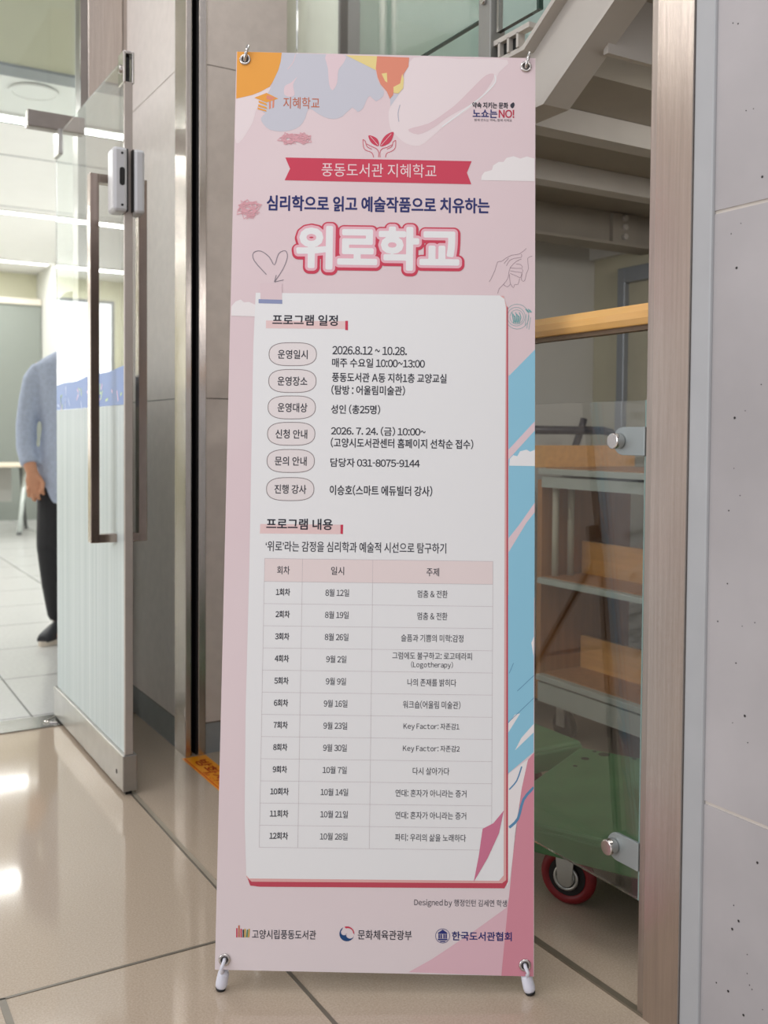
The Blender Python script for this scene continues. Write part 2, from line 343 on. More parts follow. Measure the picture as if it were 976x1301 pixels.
# ------------------------------------------------------------------ lower glass balustrade and wooden handrail
bl = thing('balustrade', 'low glass balustrade panel across the store opening, held by round steel buttons', 'balustrade', (1.31, 2.1, 0))
rel(boxes('glass_panel', [(1.305, 1.316, 1.287, 3.045, .205, 1.117)], G_rail), bl)
rel(boxes('panel_edge', [(1.3045, 1.3165, 1.2815, 1.287, .205, 1.117)], M_edge), bl)
for zc in (1.043, .287):
    bm = bmesh.new()
    pts = [(1.2815, zc - .026), (1.335, zc - .026)] + [(1.335 + .026 * math.sin(a), zc - .026 * math.cos(a)) for a in [math.pi * k / 12 for k in range(1, 12)]] + [(1.335, zc + .026), (1.2815, zc + .026)]
    add_prism(bm, pts, 'x', 1.298, 1.3045)
    br = rel(obj('clamp_plate', bm, mat('clamp_grey', (158, 166, 166), .4, .5, noise=.05), None, .001), bl)
    bm = bmesh.new(); add_cyl(bm, (1.298, 1.343, zc), (-1, 0, 0), .0145, .020, 36)
    rel(obj('button', bm, M_chrome, None, .002), bl)
for zc in (1.043, .287):
    bm = bmesh.new(); add_cyl(bm, (1.3045, 2.95, zc), (-1, 0, 0), .0145, .026, 36)
    rel(obj('button', bm, M_chrome, None, .002), bl)
hr = thing('handrail', 'varnished wooden handrail crossing the store opening above the glass', 'handrail', (1.35, 2.1, 1.27))
bm = bmesh.new(); c = (1.35, 1.277); w_, h_ = .026, .0195
add_prism(bm, [(c[0] - w_ * .75, c[1] - h_), (c[0] + w_ * .75, c[1] - h_), (c[0] + w_, c[1] - h_ * .4), (c[0] + w_, c[1] + h_ * .4), (c[0] + w_ * .7, c[1] + h_), (c[0] - w_ * .7, c[1] + h_), (c[0] - w_, c[1] + h_ * .25), (c[0] - w_, c[1] - h_ * .4)], 'y', 1.283, 3.047)
rel(obj('rail', bm, M_woodr, None, .002), hr)
rel(boxes('rail_core', [(1.34, 1.36, 1.283, 3.047, 1.249, 1.258)], mat('rail_core_brown', (110, 92, 74), .4, .4)), hr)

# ------------------------------------------------------------------ store: book truck
bt = thing('book_truck', 'grey metal book truck with beech wood boards standing behind the balustrade', 'book cart', (2.42, 2.2, 0))
YA, YB, XA, XB = 1.72, 2.69, 2.2, 2.64
def shelf(z, th, extra=None):
    l = [(XA, XB, YA, YB - .025, z - th, z)]
    s = rel(boxes('shelf', l, M_shelf, None, .003), bt)
    s2 = rel(boxes('shelf_liner', [(XA + .03, XB - .03, YA + .01, YB - .03, z, z + .003)], M_woodd), bt)
    return s
for z in (.94, .561, .223): shelf(z, .02)
rel(boxes('under_rail', [(XA + .012, XB - .012, YA, YB - .03, .875, .912)], M_shelf), bt)
rel(boxes('base_frame', [(XA + .006, XB - .006, YA, YB - .03, .13, .197)], M_shelf), bt)
for z in (.564, .226):
    rel(boxes('divider_board', [(2.40, 2.416, YA + .02, YB - .03, z, z + .115)], M_wood), bt)
rel(boxes('end_panel', [(XA + .02, XB, YB - .024, YB, .13, .90)], M_woodd), bt)
rel(boxes('end_panel', [(XA + .02, XB, YA - .001, YA + .022, .13, .90)], M_woodd), bt)
rel(boxes('end_board', [(XA - .02, XB + .02, YB - .022, YB - .003, .943, 1.02)], M_wood), bt)
for x in (XA + .06, XA + .13):
    bm = bmesh.new(); add_tube(bm, [(x, YB - .05, .563), (x, YB - .05, .875)], .012, 14); rel(obj('upright', bm, M_tan), bt)
for x in (XA + .07, XB - .07):
    for y in (YA + .08, YB - .1):
        bm = bmesh.new(); add_cyl(bm, (x - .014, y, .05), 'x', .05, .028, 28); wh = rel(obj('caster', bm, M_rubber, None, .004), bt)
        bm = bmesh.new(); add_box(bm, x - .022, x - .016, y - .02, y + .02, .05, .13); add_box(bm, x + .016, x + .022, y - .02, y + .02, .05, .13); add_box(bm, x - .022, x + .022, y - .025, y + .025, .118, .13)
        rel(obj('caster_fork', bm, M_zinc), bt)
# a folded hand trolley behind it: navy tube handle
ht = thing('hand_trolley', 'navy tubular handle of a trolley standing behind the book truck', 'trolley', (2.6, 2.86, 0))
bm = bmesh.new(); add_tube(bm, [(1.95, 2.84, 1.075), (2.66, 2.84, 1.075), (2.70, 2.84, 1.068), (2.72, 2.84, 1.04)], .016, 14); rel(obj('handle_bar', bm, M_navy), ht)
bm = bmesh.new(); add_tube(bm, [(2.60, 2.88, 1.12), (2.59, 2.88, 1.09), (2.52, 2.89, .9), (2.40, 2.92, .10)], .014, 14); rel(obj('strut', bm, M_navy), ht)
bm = bmesh.new(); add_tube(bm, [(2.72, 2.84, 1.04), (2.725, 2.85, .9), (2.73, 2.9, .10)], .014, 12); rel(obj('frame_tube', bm, M_gframe), ht)
rel(boxes('foot_plate', [(2.1, 2.76, 2.80, 3.05, .08, .10)], M_navy), ht)
for x in (2.2, 2.68):
    bm = bmesh.new(); add_cyl(bm, (x, 3.0, .06), 'x', .06, .03, 24); rel(obj('wheel', bm, M_rubber, None, .004), ht)
# green platform trolleys
gt = thing('platform_trolley', 'green platform trolley deck with red-rimmed wheels just behind the balustrade', 'trolley', (1.835, 2.03, 0), math.radians(-63), 'green platform trolleys in the store')
# local axes: +x runs along the deck towards the viewer, -y across the deck towards the glass
Ld, Wd = .92, .57
bm = bmesh.new(); add_prism(bm, [(0, 0), (0, -Wd), (Ld, -Wd), (Ld, 0)], 'z', .165, .2)
dk = obj('deck', bm, M_green, gt, .01, 3)
bm = bmesh.new(); add_box(bm, .0, Ld, -Wd - .004, -Wd + .012, .135, .19); add_box(bm, -.004, .012, -Wd, 0, .135, .19); add_box(bm, 0, Ld, -.012, .004, .135, .19); add_box(bm, Ld - .012, Ld + .004, -Wd, 0, .135, .19)
obj('deck_skirt', bm, M_green, gt, .006)
for (x, y, r) in ((.05, -.09, .011), (.05, -.02, .006), (.05, -.16, .006), (.08, -.03, .015), (.20, -.03, .005), (.04, -.45, .016), (.16, -.02, .006)):
    bm = bmesh.new(); add_cyl(bm, (x, y, .1995), 'z', r, .0012, 20); obj('bolt_hole', bm, M_greend, gt)
def caster(x, y):
    bm = bmesh.new(); add_torus(bm, (x, y, .065), (0, 1, 0), .052, .013, 40, 12, rz=.016); wh = obj('wheel', bm, M_red, gt)
    bm = bmesh.new(); add_cyl(bm, (x, y - .012, .065), 'y', .043, .024, 32); obj('wheel_core', bm, M_rubber, wh)
    bm = bmesh.new(); add_cyl(bm, (x, y - .022, .065), 'y', .020, .044, 24); add_torus(bm, (x, y - .018, .065), (0, 1, 0), .026, .004, 24, 8); obj('hub', bm, M_zinc, wh)
    bm = bmesh.new()
    for s in (-.027, .023): add_prism(bm, [(x - .026, .1645), (x + .026, .1645), (x + .016, .055), (x - .016, .055)], 'y', y + s, y + s + .004)
    add_box(bm, x - .045, x + .045, y - .045, y + .045, .158, .165); obj('fork', bm, M_zinc, gt)
for x in (.16, Ld - .13):
    for y in (-.09, -Wd + .085): caster(x, y)
g2 = copy_tree(gt); g2.location = (1.875, 2.985, 0); g2.rotation_euler.z = math.radians(-90)
g2['label'] = 'second green platform trolley deck beyond the gap, mostly hidden behind the banner'
# ------------------------------------------------------------------ glass door standing open
dr = struct(thing('door_2', 'x', 'x', (.806, 3.70, 0))); del dr['label']; del dr['category']
DX0, DX1, DY0, DY1 = .800, .812, 2.815, 3.715
rel(boxes('glass_leaf', [(DX0, DX1, DY0 + .004, DY1, .115, 2.125)], G_clear), dr)
# frosted film with fine vertical streaks, on the lobby side of the leaf
def film_mat():
    m = mat('frosted_film', (234, 242, 240), .5, noise=.22, nscale=9, stretch=(1, 14, .06), rgb2=(200, 213, 211))
    b = m.node_tree.nodes['Principled BSDF']; b.inputs['Transmission Weight'].default_value = .25; b.inputs['Roughness'].default_value = .45
    return m
rel(boxes('frosted_film', [(DX0 - .0012, DX0 - .0004, DY0 + .012, DY1 - .004, .118, 1.133)], film_mat()), dr)
# blue decal strip with a scalloped top and small confetti marks
bm = bmesh.new()
top = [(DY1 - .004 - (DY1 - DY0 - .016) * k / 40, 1.222 + .022 * k / 40 + .003 * math.sin(k * .35)) for k in range(41)]
add_prism(bm, [(DY0 + .012, 1.134)] + top[::-1] + [(DY1 - .004, 1.134)], 'x', DX0 - .0012, DX0 - .0004)
rc = random.Random(5)
for i in range(34):
    y = rc.uniform(DY0 + .03, DY1 - .03); z = rc.uniform(1.14, 1.20); a = rc.uniform(0, 3.1); L_ = rc.uniform(.006, .014); mi = rc.choice((1, 2, 3))
    dy, dz = math.cos(a) * L_, math.sin(a) * L_ * 1.6; ny, nz = -math.sin(a) * .0035, math.cos(a) * .0035
    add_prism(bm, [(y - dy - ny, z - dz - nz), (y + dy - ny, z + dz - nz), (y + dy + ny, z + dz + nz), (y - dy + ny, z - dz + nz)], 'x', DX0 - .0016, DX0 - .0013, mi)
rel(obj('blue_decal', bm, [mat('decal_blue', (104, 136, 198), .4, noise=.05), mat('decal_pink', (236, 200, 220), .4), mat('decal_yellow', (200, 226, 170), .4), mat('decal_pale', (200, 214, 240), .4)]), dr)
rel(boxes('edge_trim', [(DX0 - .006, DX1 + .006, DY0 - .006, DY0 + .006, .118, 2.05)], mat('edge_trim_grey', (186, 176, 168), .35, .4, noise=.08), None, .002), dr)
rl = rel(boxes('bottom_rail', [(.786, .828, DY0 - .012, DY1, .012, .118)], M_rail, None, .003), dr)
bm = bmesh.new(); add_cyl(bm, (.7862, 2.87, .055), (-1, 0, 0), .007, .001, 18); rel(obj('lock_hole', bm, M_black), dr)
rel(boxes('bottom_brush', [(.797, .815, DY0, DY1, .001, .013)], M_rubber), dr)
# long pull handles on both faces
def handle(x, s, nm):
    bm = bmesh.new(); y = 2.925
    add_box(bm, x - .013, x + .013, y - .018, y + .018, .728, 1.805)
    for z in (.728, 1.78):
        add_box(bm, min(x - .008 * s, .806 + s * .007), max(x - .008 * s, .806 + s * .007), y - .018, y + .018, z, z + .025)
        add_box(bm, min(x, x + s * .02), max(x, x + s * .02), y - .014, y + .014, z, z + .025) if nm else None
    return rel(obj('door_handle', bm, mat('handle_steel', (176, 160, 150), .22, 1.0, noise=.18, nscale=16, stretch=(1, 1, .5)), None, .002), dr)
handle(.735, -1, 0); handle(.877, 1, 0)
# lock case clamped around the free edge
lk = rel(boxes('lock_case', [(.756, .797, 2.785, 2.85, 1.676, 1.858)], M_grey_pl, None, .009), dr)
rel(boxes('lock_case', [(.815, .847, 2.785, 2.85, 1.676, 1.858)], M_grey_pl, None, .009), dr)
rel(boxes('lock_gasket', [(.7965, .7995, 2.79, 2.85, 1.68, 1.855), (.8125, .8155, 2.79, 2.85, 1.68, 1.855)], M_rubber), dr)
bm = bmesh.new()
pts = [(.781 + .0075 * math.cos(a), 1.775 + (.018 if a < math.pi else -.018) + .0075 * math.sin(a)) for a in [2 * math.pi * k / 24 for k in range(24)]]
add_prism(bm, pts, 'y', 2.7842, 2.7856); rel(obj('keyhole', bm, M_black), lk)
for z in (1.695, 1.84):
    bm = bmesh.new(); add_cyl(bm, (.781, 2.785, z), (0, -1, 0), .0035, .001, 14); rel(obj('screw', bm, M_rubber), lk)
# clip on the top corner
tc_ = rel(boxes('corner_clip', [(.790, .797, 2.805, 2.86, 2.045, 2.135), (.815, .822, 2.805, 2.86, 2.045, 2.135), (.797, .815, 2.805, 2.85, 2.126, 2.135)], M_chrome, None, .002), dr)
bm = bmesh.new(); add_cyl(bm, (.790, 2.835, 2.09), (-1, 0, 0), .012, .006, 20); rel(obj('clip_screw', bm, M_chrome), dr)
# pivot patch at the hinge end: pieces on the leaf and on the transom
rel(boxes('hinge_patch', [(.793, .819, 3.64, 3.72, 2.045, 2.135)], M_rail, None, .003), dr)
bm = bmesh.new(); add_tube(bm, [(.79, 3.72, .006), (.74, 3.66, .006), (.78, 3.62, .006)], .004, 8); rel(obj('floor_pivot', bm, M_chrome), dr)
struct(boxes('trim_17', [(.700, .890, 3.700, 3.745, 2.145, 2.205)], mat('patch_steel', (158, 150, 143), .3, 1.0, noise=.12), None, .003))
struct(boxes('window_2', [(-.30, .889, 3.716, 3.728, 2.15, 3.6)], G_clear))

# ------------------------------------------------------------------ orange warning sticker on the floor under the shutter
M_or = mat('sticker_orange', (248, 158, 20), .4, noise=.05); M_or2 = mat('sticker_red', (214, 70, 16), .5)
TEXT_CACHE = {}
GLYPHS = {}
def cache_texts(bodies):
    """lay out every string from single glyphs; latin and digits use the wide forms of the same typeface, set to their own width"""
    wide = lambda ch: chr(ord(ch) + 0xFEE0) if 33 <= ord(ch) <= 126 else ch
    made = []
    for ch in sorted({c for b in bodies for c in b if c != ' '} - set(GLYPHS)):
        cu = bpy.data.curves.new('t', 'FONT'); cu.body = wide(ch); cu.size = 1; cu.resolution_u = 3
        to = bpy.data.objects.new('t', cu); COL.objects.link(to); made.append((ch, to, cu))
    bpy.context.view_layer.update()
    dg = bpy.context.evaluated_depsgraph_get()
    for ch, to, cu in made:
        me = bpy.data.meshes.new_from_object(to.evaluated_get(dg)); cnt = {}
        for p in me.polygons:
            for k in p.edge_keys: cnt[k] = cnt.get(k, 0) + 1
        GLYPHS[ch] = ([v.co.copy() for v in me.vertices], [tuple(p.vertices) for p in me.polygons], [k for k, n in cnt.items() if n == 1])
        bpy.data.meshes.remove(me)
    for ch, to, cu in made: bpy.data.objects.remove(to); bpy.data.curves.remove(cu)
    em = .92
    for body in bodies:
        V_, F_, E_ = [], [], []; x = 0.0
        for ch in body:
            if ch == ' ': x += .24; continue
            gv, gf, ge = GLYPHS[ch]
            a, b = min(v.x for v in gv), max(v.x for v in gv)
            if 33 <= ord(ch) <= 126:
                adv = .56 if ch.isdigit() else (b - a) + .10
                off = x + (adv - (b - a)) / 2 - a
            else: adv = em if ord(ch) > 0x2fff else (b - a) + .08; off = x if ord(ch) > 0x2fff else x + .04 - a
            if ch in '-~':
                k = .36 if ch == '-' else .56; mid = (a + b) / 2; gv = [Vector((mid + (v.x - mid) * k, v.y, 0)) for v in gv]
                adv = (b - a) * k + .09; off = x + adv / 2 - mid
            n = len(V_)
            V_ += [Vector((v.x + off, v.y, 0)) for v in gv]; F_ += [tuple(i + n for i in f) for f in gf]; E_ += [(i + n, j + n) for i, j in ge]
            x += adv
        TEXT_CACHE[body] = (V_, F_, E_)
def sdf_layers(bm, body, cx, cy, w_, h_, grow, layers, step=1.1):
    """even outlines around lettering: contours of the distance to the glyph outline, filled"""
    import numpy as np
    vs_, fs, ed = TEXT_CACHE[body]
    x0, x1 = min(v.x for v in vs_), max(v.x for v in vs_); y0, y1 = min(v.y for v in vs_), max(v.y for v in vs_)
    sx = (w_ - 2 * grow) / (x1 - x0); sy = (h_ - 2 * grow) / (y1 - y0)
    P = np.array([(cx + (v.x - (x0 + x1) / 2) * sx, cy + (v.y - (y0 + y1) / 2) * sy) for v in vs_])
    R_ = max(l[0] for l in layers) + 3
    gx = np.arange(cx - w_ / 2 - R_, cx + w_ / 2 + R_, step); gy = np.arange(cy - h_ / 2 - R_, cy + h_ / 2 + R_, step)
    X, Y = np.meshgrid(gx, gy); D = np.full(X.shape, 1e9); cross = np.zeros(X.shape, int)
    for i, j in ed:
        a = P[i]; b = P[j]; d = b - a; L2 = max(d @ d, 1e-12)
        t = np.clip(((X - a[0]) * d[0] + (Y - a[1]) * d[1]) / L2, 0, 1)
        D = np.minimum(D, (X - a[0] - t * d[0]) ** 2 + (Y - a[1] - t * d[1]) ** 2)
        if abs(d[1]) > 1e-12:
            m = ((Y >= a[1]) != (Y >= b[1])); cross += (m & (X < a[0] + (Y - a[1]) / d[1] * d[0])).astype(int)
    D = np.sqrt(D); D[cross % 2 == 1] *= -1
    for r_, dx, dy, mapf, mi in layers:
        F = D - r_; cache = {}
        def vert(k, x, y):
            if k not in cache: cache[k] = bm.verts.new(mapf(x + dx, y + dy))
            return cache[k]
        ny, nx = F.shape
        act = np.argwhere((F[:-1, :-1] < 0) | (F[1:, :-1] < 0) | (F[:-1, 1:] < 0) | (F[1:, 1:] < 0))
        for j, i in act:
            c = [(j, i), (j, i + 1), (j + 1, i + 1), (j + 1, i)]; loop = []
            for k in range(4):
                p, q = c[k], c[(k + 1) % 4]; fp, fq = F[p], F[q]
                if fp < 0: loop.append(vert(p, gx[p[1]], gy[p[0]]))
                if (fp < 0) != (fq < 0):
                    t = fp / (fp - fq); key = (min(p, q), max(p, q))
                    loop.append(vert(key, gx[p[1]] + t * (gx[q[1]] - gx[p[1]]), gy[p[0]] + t * (gy[q[0]] - gy[p[0]])))
            if len(loop) > 2:
                try: bm.faces.new(loop).material_index = mi
                except ValueError: pass
def put_text(bm, body, stroke, cx, cy, w_, h_, mapf, mi, fill=True, grow=0.0):
    """lettering fitted to a w_ x h_ box about (cx, cy); stroke thickens the outline by that much on each side"""
    vs_, fs, ed = TEXT_CACHE[body]
    x0, x1 = min(v.x for v in vs_), max(v.x for v in vs_); y0, y1 = min(v.y for v in vs_), max(v.y for v in vs_)
    sx = (w_ - 2 * grow) / (x1 - x0); sy = (h_ - 2 * grow) / (y1 - y0); mx_, my_ = (x0 + x1) / 2, (y0 + y1) / 2
    P = [(cx + (v.x - mx_) * sx, cy + (v.y - my_) * sy) for v in vs_]
    if fill:
        B = [bm.verts.new(mapf(*p)) for p in P]
        for f in fs:
            try: bm.faces.new([B[i] for i in f]).material_index = mi
            except ValueError: pass
    if stroke > 0:
        used = set(); nd = 14 if stroke > 2 else 6
        for i, j in ed:
            ax, ay = P[i]; bx, by = P[j]; l = math.hypot(bx - ax, by - ay)
            if l < 1e-6: continue
            nx, ny = -(by - ay) / l * stroke, (bx - ax) / l * stroke
            bm.faces.new([bm.verts.new(mapf(*q)) for q in ((ax + nx, ay + ny), (ax - nx, ay - ny), (bx - nx, by - ny), (bx + nx, by + ny))]).material_index = mi
            used.add(i); used.add(j)
        for i in used:
            ax, ay = P[i]
            bm.faces.new([bm.verts.new(mapf(ax + stroke * math.cos(2 * math.pi * k / nd), ay + stroke * math.sin(2 * math.pi * k / nd))) for k in range(nd)]).material_index = mi
cache_texts(['방화셔터 하강지점', '물건적치금지'])
bm = bmesh.new(); add_box(bm, 1.045, 1.125, 2.36, 3.043, 0, .0006)
add_box(bm, 1.05, 1.054, 2.37, 3.035, .0006, .0007, 1)
put_text(bm, '방화셔터 하강지점', .0012, -2.70, 1.090, .60, .042, lambda a, b: (b, -a, .0009), 1)
put_text(bm, '물건적치금지', .0, -2.74, 1.063, .30, .012, lambda a, b: (b, -a, .0009), 1)
tag(obj('floor_sticker', bm, [M_or, M_or2]), 'orange warning sticker stuck on the floor below the shutter guide', 'sticker')

# ------------------------------------------------------------------ table in the classroom
tb = thing('folding_table', 'long pale-topped table with slanted metal legs in front of the far board', 'table', (1.3, 10.9, 0))
rel(boxes('table_top', [(-.1, 2.07, 10.55, 11.25, .70, .73)], mat('table_laminate', (236, 222, 200), .4, noise=.05), None, .006), tb)
rel(boxes('modesty_panel', [(.0, 1.9, 11.0, 11.02, .32, .69)], mat('table_panel', (176, 176, 172), .5, noise=.04)), tb)
M_leg = mat('table_leg_white', (214, 222, 218), .35, .2, noise=.04); M_legd = mat('table_leg_grey', (104, 106, 106), .4, .2, noise=.05)
for x in (2.0, .05):
    bm = bmesh.new(); add_tube(bm, [(x, 10.75, .70), (x - .10, 10.58, .02)], .022, 12); l = rel(obj('leg', bm, M_leg), tb)
    bm = bmesh.new(); add_tube(bm, [(x, 11.05, .70), (x + .08, 11.2, .02)], .018, 12); rel(obj('leg', bm, M_legd), tb)
    bm = bmesh.new(); add_tube(bm, [(x, 10.6, .69), (x, 11.2, .69)], .02, 10); rel(obj('leg_bracket', bm, M_legd), tb)
for x in (1.9, -.05):
    bm = bmesh.new(); add_cyl(bm, (x, 10.58, 0), 'z', .025, .03, 14); rel(obj('foot', bm, M_legd), tb)
for x in (2.08, .13):
    bm = bmesh.new(); add_cyl(bm, (x, 11.2, 0), 'z', .025, .03, 14); rel(obj('foot', bm, M_legd), tb)

# ------------------------------------------------------------------ person walking towards the door
pr = thing('person', 'person in a light blue shirt and black trousers walking, partly hidden by the glass door', 'person', (1.15, 5.05, 0))
M_skin = mat('skin', (206, 150, 118), .5, noise=.06, nscale=30); M_shirt = mat('blue_shirt', (182, 194, 216), .85, noise=.16, nscale=60, bump=1.0, bscale=16)
M_trou = mat('black_trousers', (34, 34, 38), .8, noise=.2, nscale=40, bump=.25, bscale=18); M_shoe = mat('dark_shoe', (40, 42, 48), .6, noise=.1); M_sole = mat('pale_sole', (214, 204, 190), .6, noise=.05); M_hair = mat('black_hair', (28, 24, 22), .6, noise=.2, nscale=60)
# local frame: x to the photo's right (world direction U), y away from the viewer (world V), z up
U = Vector((.972, -.235, 0)); V = Vector((.235, .972, 0)); O = Vector((1.178, 5.02, 0))
def W(x, y, z): return O + U * x + V * y + Vector((0, 0, z))
def remesh(o, vox, it=6):
    m = o.modifiers.new('remesh', 'REMESH'); m.mode = 'VOXEL'; m.voxel_size = vox; m.use_smooth_shade = True
    s = o.modifiers.new('smooth', 'SMOOTH'); s.factor = .5; s.iterations = it
UP = U
bm = bmesh.new()
# trunk, neck, head
add_tube(bm, [W(0, .0, .86), W(0, 0, .95), W(0, 0, 1.05), W(0, 0, 1.2), W(0, 0, 1.34), W(0, .0, 1.42), W(0, -.005, 1.455)], [(.145, .09), (.15, .095), (.135, .085), (.155, .10), (.16, .09), (.10, .06), (.055, .05)], 20, 0, 1, UP)
add_tube(bm, [W(0, -.005, 1.42), W(0, -.015, 1.48), W(0, -.02, 1.54)], [.058, .054, .054], 16)
add_tube(bm, [W(0, -.03, 1.49), W(0, -.035, 1.52), W(0, -.03, 1.56), W(0, -.02, 1.61), W(0, -.015, 1.66), W(0, -.01, 1.70), W(0, -.005, 1.725)], [(.035, .04), (.055, .075), (.066, .09), (.073, .098), (.074, .098), (.058, .08), (.02, .03)], 20, 0, 1, UP)
add_tube(bm, [W(0, -.125, 1.635), W(0, -.142, 1.60), W(0, -.128, 1.585)], [.009, .014, .010], 8)      # nose
for s in (-1, 1):
    add_tube(bm, [W(s * .074, -.01, 1.63), W(s * .084, 0, 1.60), W(s * .074, -.005, 1.57)], [.010, .014, .008], 8)   # ears
add_tube(bm, [W(-.026, -.116, 1.553), W(0, -.124, 1.553), W(.026, -.116, 1.553)], [.006, .010, .006], 8)   # lips
# arms (viewer's left arm hangs slightly forward)
A1 = [W(-.165, 0, 1.385), W(-.198, .0, 1.33), W(-.222, .01, 1.2), W(-.238, .012, 1.09), W(-.238, -.02, .98), W(-.216, -.065, .885), W(-.207, -.075, .855)]
add_tube(bm, A1, [.03, .04, .046, .043, .040, .030, .028], 14)
A2 = [W(.165, 0, 1.385), W(.205, .0, 1.33), W(.232, .05, 1.2), W(.24, .08, 1.09), W(.235, .10, .98), W(.225, .08, .88), W(.222, .075, .85)]
add_tube(bm, A2, [.03, .04, .048, .043, .040, .030, .028], 14)
def hand(w0, s):
    w = Vector(w0)
    def q(x, y, z): return w + U * x * s + V * y + Vector((0, 0, z))
    add_tube(bm, [q(0, 0, .01), q(.006, -.006, -.03), q(.012, -.01, -.075)], [(.026, .022), (.038, .02), (.04, .018)], 12, 0, 1, UP)
    for i, (dx, ln) in enumerate(((-.030, .9), (-.010, 1.05), (.0105, 1.0), (.030, .82))):
        add_tube(bm, [q(.012 + dx, -.012, -.066), q(.014 + dx * 1.08, -.030, -.092 * ln), q(.018 + dx * 1.1, -.024, -.122 * ln), q(.022 + dx, .004, -.128 * ln), q(.022 + dx, .016, -.108 * ln)], [.0098, .0098, .009, .0082, .007], 8)
    add_tube(bm, [q(.03, -.012, -.02), q(.05, -.03, -.05), q(.046, -.042, -.08), q(.036, -.04, -.098)], [.014, .012, .011, .009], 8)
hand(A1[-1], 1); hand(A2[-1], -1)
# legs down to the ankles, feet
L1 = [W(-.085, 0, .90), W(-.095, -.02, .72), W(-.10, -.06, .50), W(-.085, .03, .30), W(-.075, .10, .10)]
L2 = [W(.085, 0, .90), W(.09, -.05, .72), W(.09, -.12, .50), W(.085, -.16, .28), W(.08, -.20, .09)]
add_tube(bm, L1, [.085, .075, .055, .05, .038], 14); add_tube(bm, L2, [.085, .075, .055, .05, .038], 14)
for a, z in ((L1[-1], .09), (L2[-1], .08)):
    add_tube(bm, [a, a + Vector((0, 0, -.04)), a - V * .07 + Vector((0, 0, -.055)), a - V * .14 + Vector((0, 0, -.06))], [.036, .036, .03, .022], 12)
bd = obj('body', bm, M_skin); remesh(bd, .004, 2); rel(bd, pr)
def sock_shoe(a, V=V, U=U):
    bm = bmesh.new(); b0 = Vector((a.x, a.y, 0))
    add_tube(bm, [b0 + V * .06 + Vector((0, 0, .045)), b0 + V * .02 + Vector((0, 0, .062)), b0 - V * .07 + Vector((0, 0, .05)), b0 - V * .15 + Vector((0, 0, .036)), b0 - V * .185 + Vector((0, 0, .03))], [(.035, .038), (.042, .058), (.046, .044), (.044, .03), (.03, .02)], 14, 0, 1, U)
    s = rel(obj('shoe', bm, M_shoe), pr)
    bm = bmesh.new()
    pts = [(math.cos(t) * .05, -.06 + math.sin(t) * .14) for t in [2 * math.pi * k / 24 for k in range(24)]]
    pp = [b0 + U * x + V * y for x, y in pts]
    add_prism(bm, [(v.x, v.y) for v in pp], 'z', .0, .024); rel(obj('sole', bm, M_sole), pr)
    bm = bmesh.new(); add_tube(bm, [b0 + Vector((0, 0, .08)), b0 + Vector((0, 0, .14))], [.046, .046], 14); rel(obj('sock', bm, mat('striped_sock', (150, 130, 122), .8, noise=.6, nscale=3, stretch=(.1, .1, 30))), pr)
sock_shoe(L1[-1], (V + U * .55).normalized(), (U - V * .55).normalized()); sock_shoe(L2[-1])
# shirt
bm = bmesh.new()
add_tube(bm, [W(0, 0, .705), W(0, 0, .83), W(0, 0, .95), W(0, 0, 1.08), W(0, 0, 1.22), W(0, 0, 1.34), W(0, 0, 1.39), W(0, -.002, 1.432), W(0, -.004, 1.468)], [(.196, .145), (.190, .140), (.180, .132), (.165, .124), (.188, .13), (.205, .125), (.20, .11), (.14, .09), (.078, .07)], 24, 0, 1, UP)
for A in (A1, A2):
    add_tube(bm, [A[0] + Vector((0, 0, -.025))] + [A[1] + Vector((0, 0, -.02))] + A[2:5] + [A[5] + (A[4] - A[5]) * .12], [.055, .057, .054, .051, .048, .045], 16)
sh = obj('shirt', bm, M_shirt); remesh(sh, .009, 5); rel(sh, pr)
# trousers
bm = bmesh.new()
add_tube(bm, [W(0, 0, .80), W(0, 0, .90), W(0, 0, .97)], [(.150, .108), (.155, .11), (.148, .10)], 20, 0, 1, UP)
add_tube(bm, [W(-.08, 0, .88), W(-.092, -.02, .72), W(-.10, -.06, .50), W(-.09, .02, .30), W(-.075, .09, .125)], [.10, .098, .092, .082, .07], 16)
add_tube(bm, [W(.08, 0, .88), W(.09, -.05, .72), W(.09, -.12, .50), W(.085, -.16, .28), W(.08, -.195, .115)], [.098, .092, .08, .074, .066], 16)
tr = obj('trousers', bm, M_trou); remesh(tr, .009, 5); rel(tr, pr)
# hair cap
bm = bmesh.new()
add_tube(bm, [W(0, .03, 1.56), W(0, .022, 1.60), W(0, .015, 1.65), W(0, -.005, 1.70), W(0, -.005, 1.735), W(0, 0, 1.75)], [(.074, .06), (.083, .08), (.085, .095), (.079, .105), (.055, .08), (.015, .02)], 20, 0, 1, UP)
ha = obj('hair', bm, M_hair); remesh(ha, .008, 3); rel(ha, pr)
for s in (-1, 1):
    bm = bmesh.new(); add_tube(bm, [W(s * .029 - .011, -.108, 1.622), W(s * .029, -.114, 1.624), W(s * .029 + .011, -.108, 1.622)], [.004, .0075, .004], 8); rel(obj('eye', bm, mat('eye_dark', (40, 30, 28), .3)), pr)
    bm = bmesh.new(); add_tube(bm, [W(s * .029 - .017, -.106, 1.643), W(s * .029, -.114, 1.648), W(s * .029 + .017, -.106, 1.643)], [.003, .0045, .003], 8); rel(obj('eyebrow', bm, M_hair), pr)
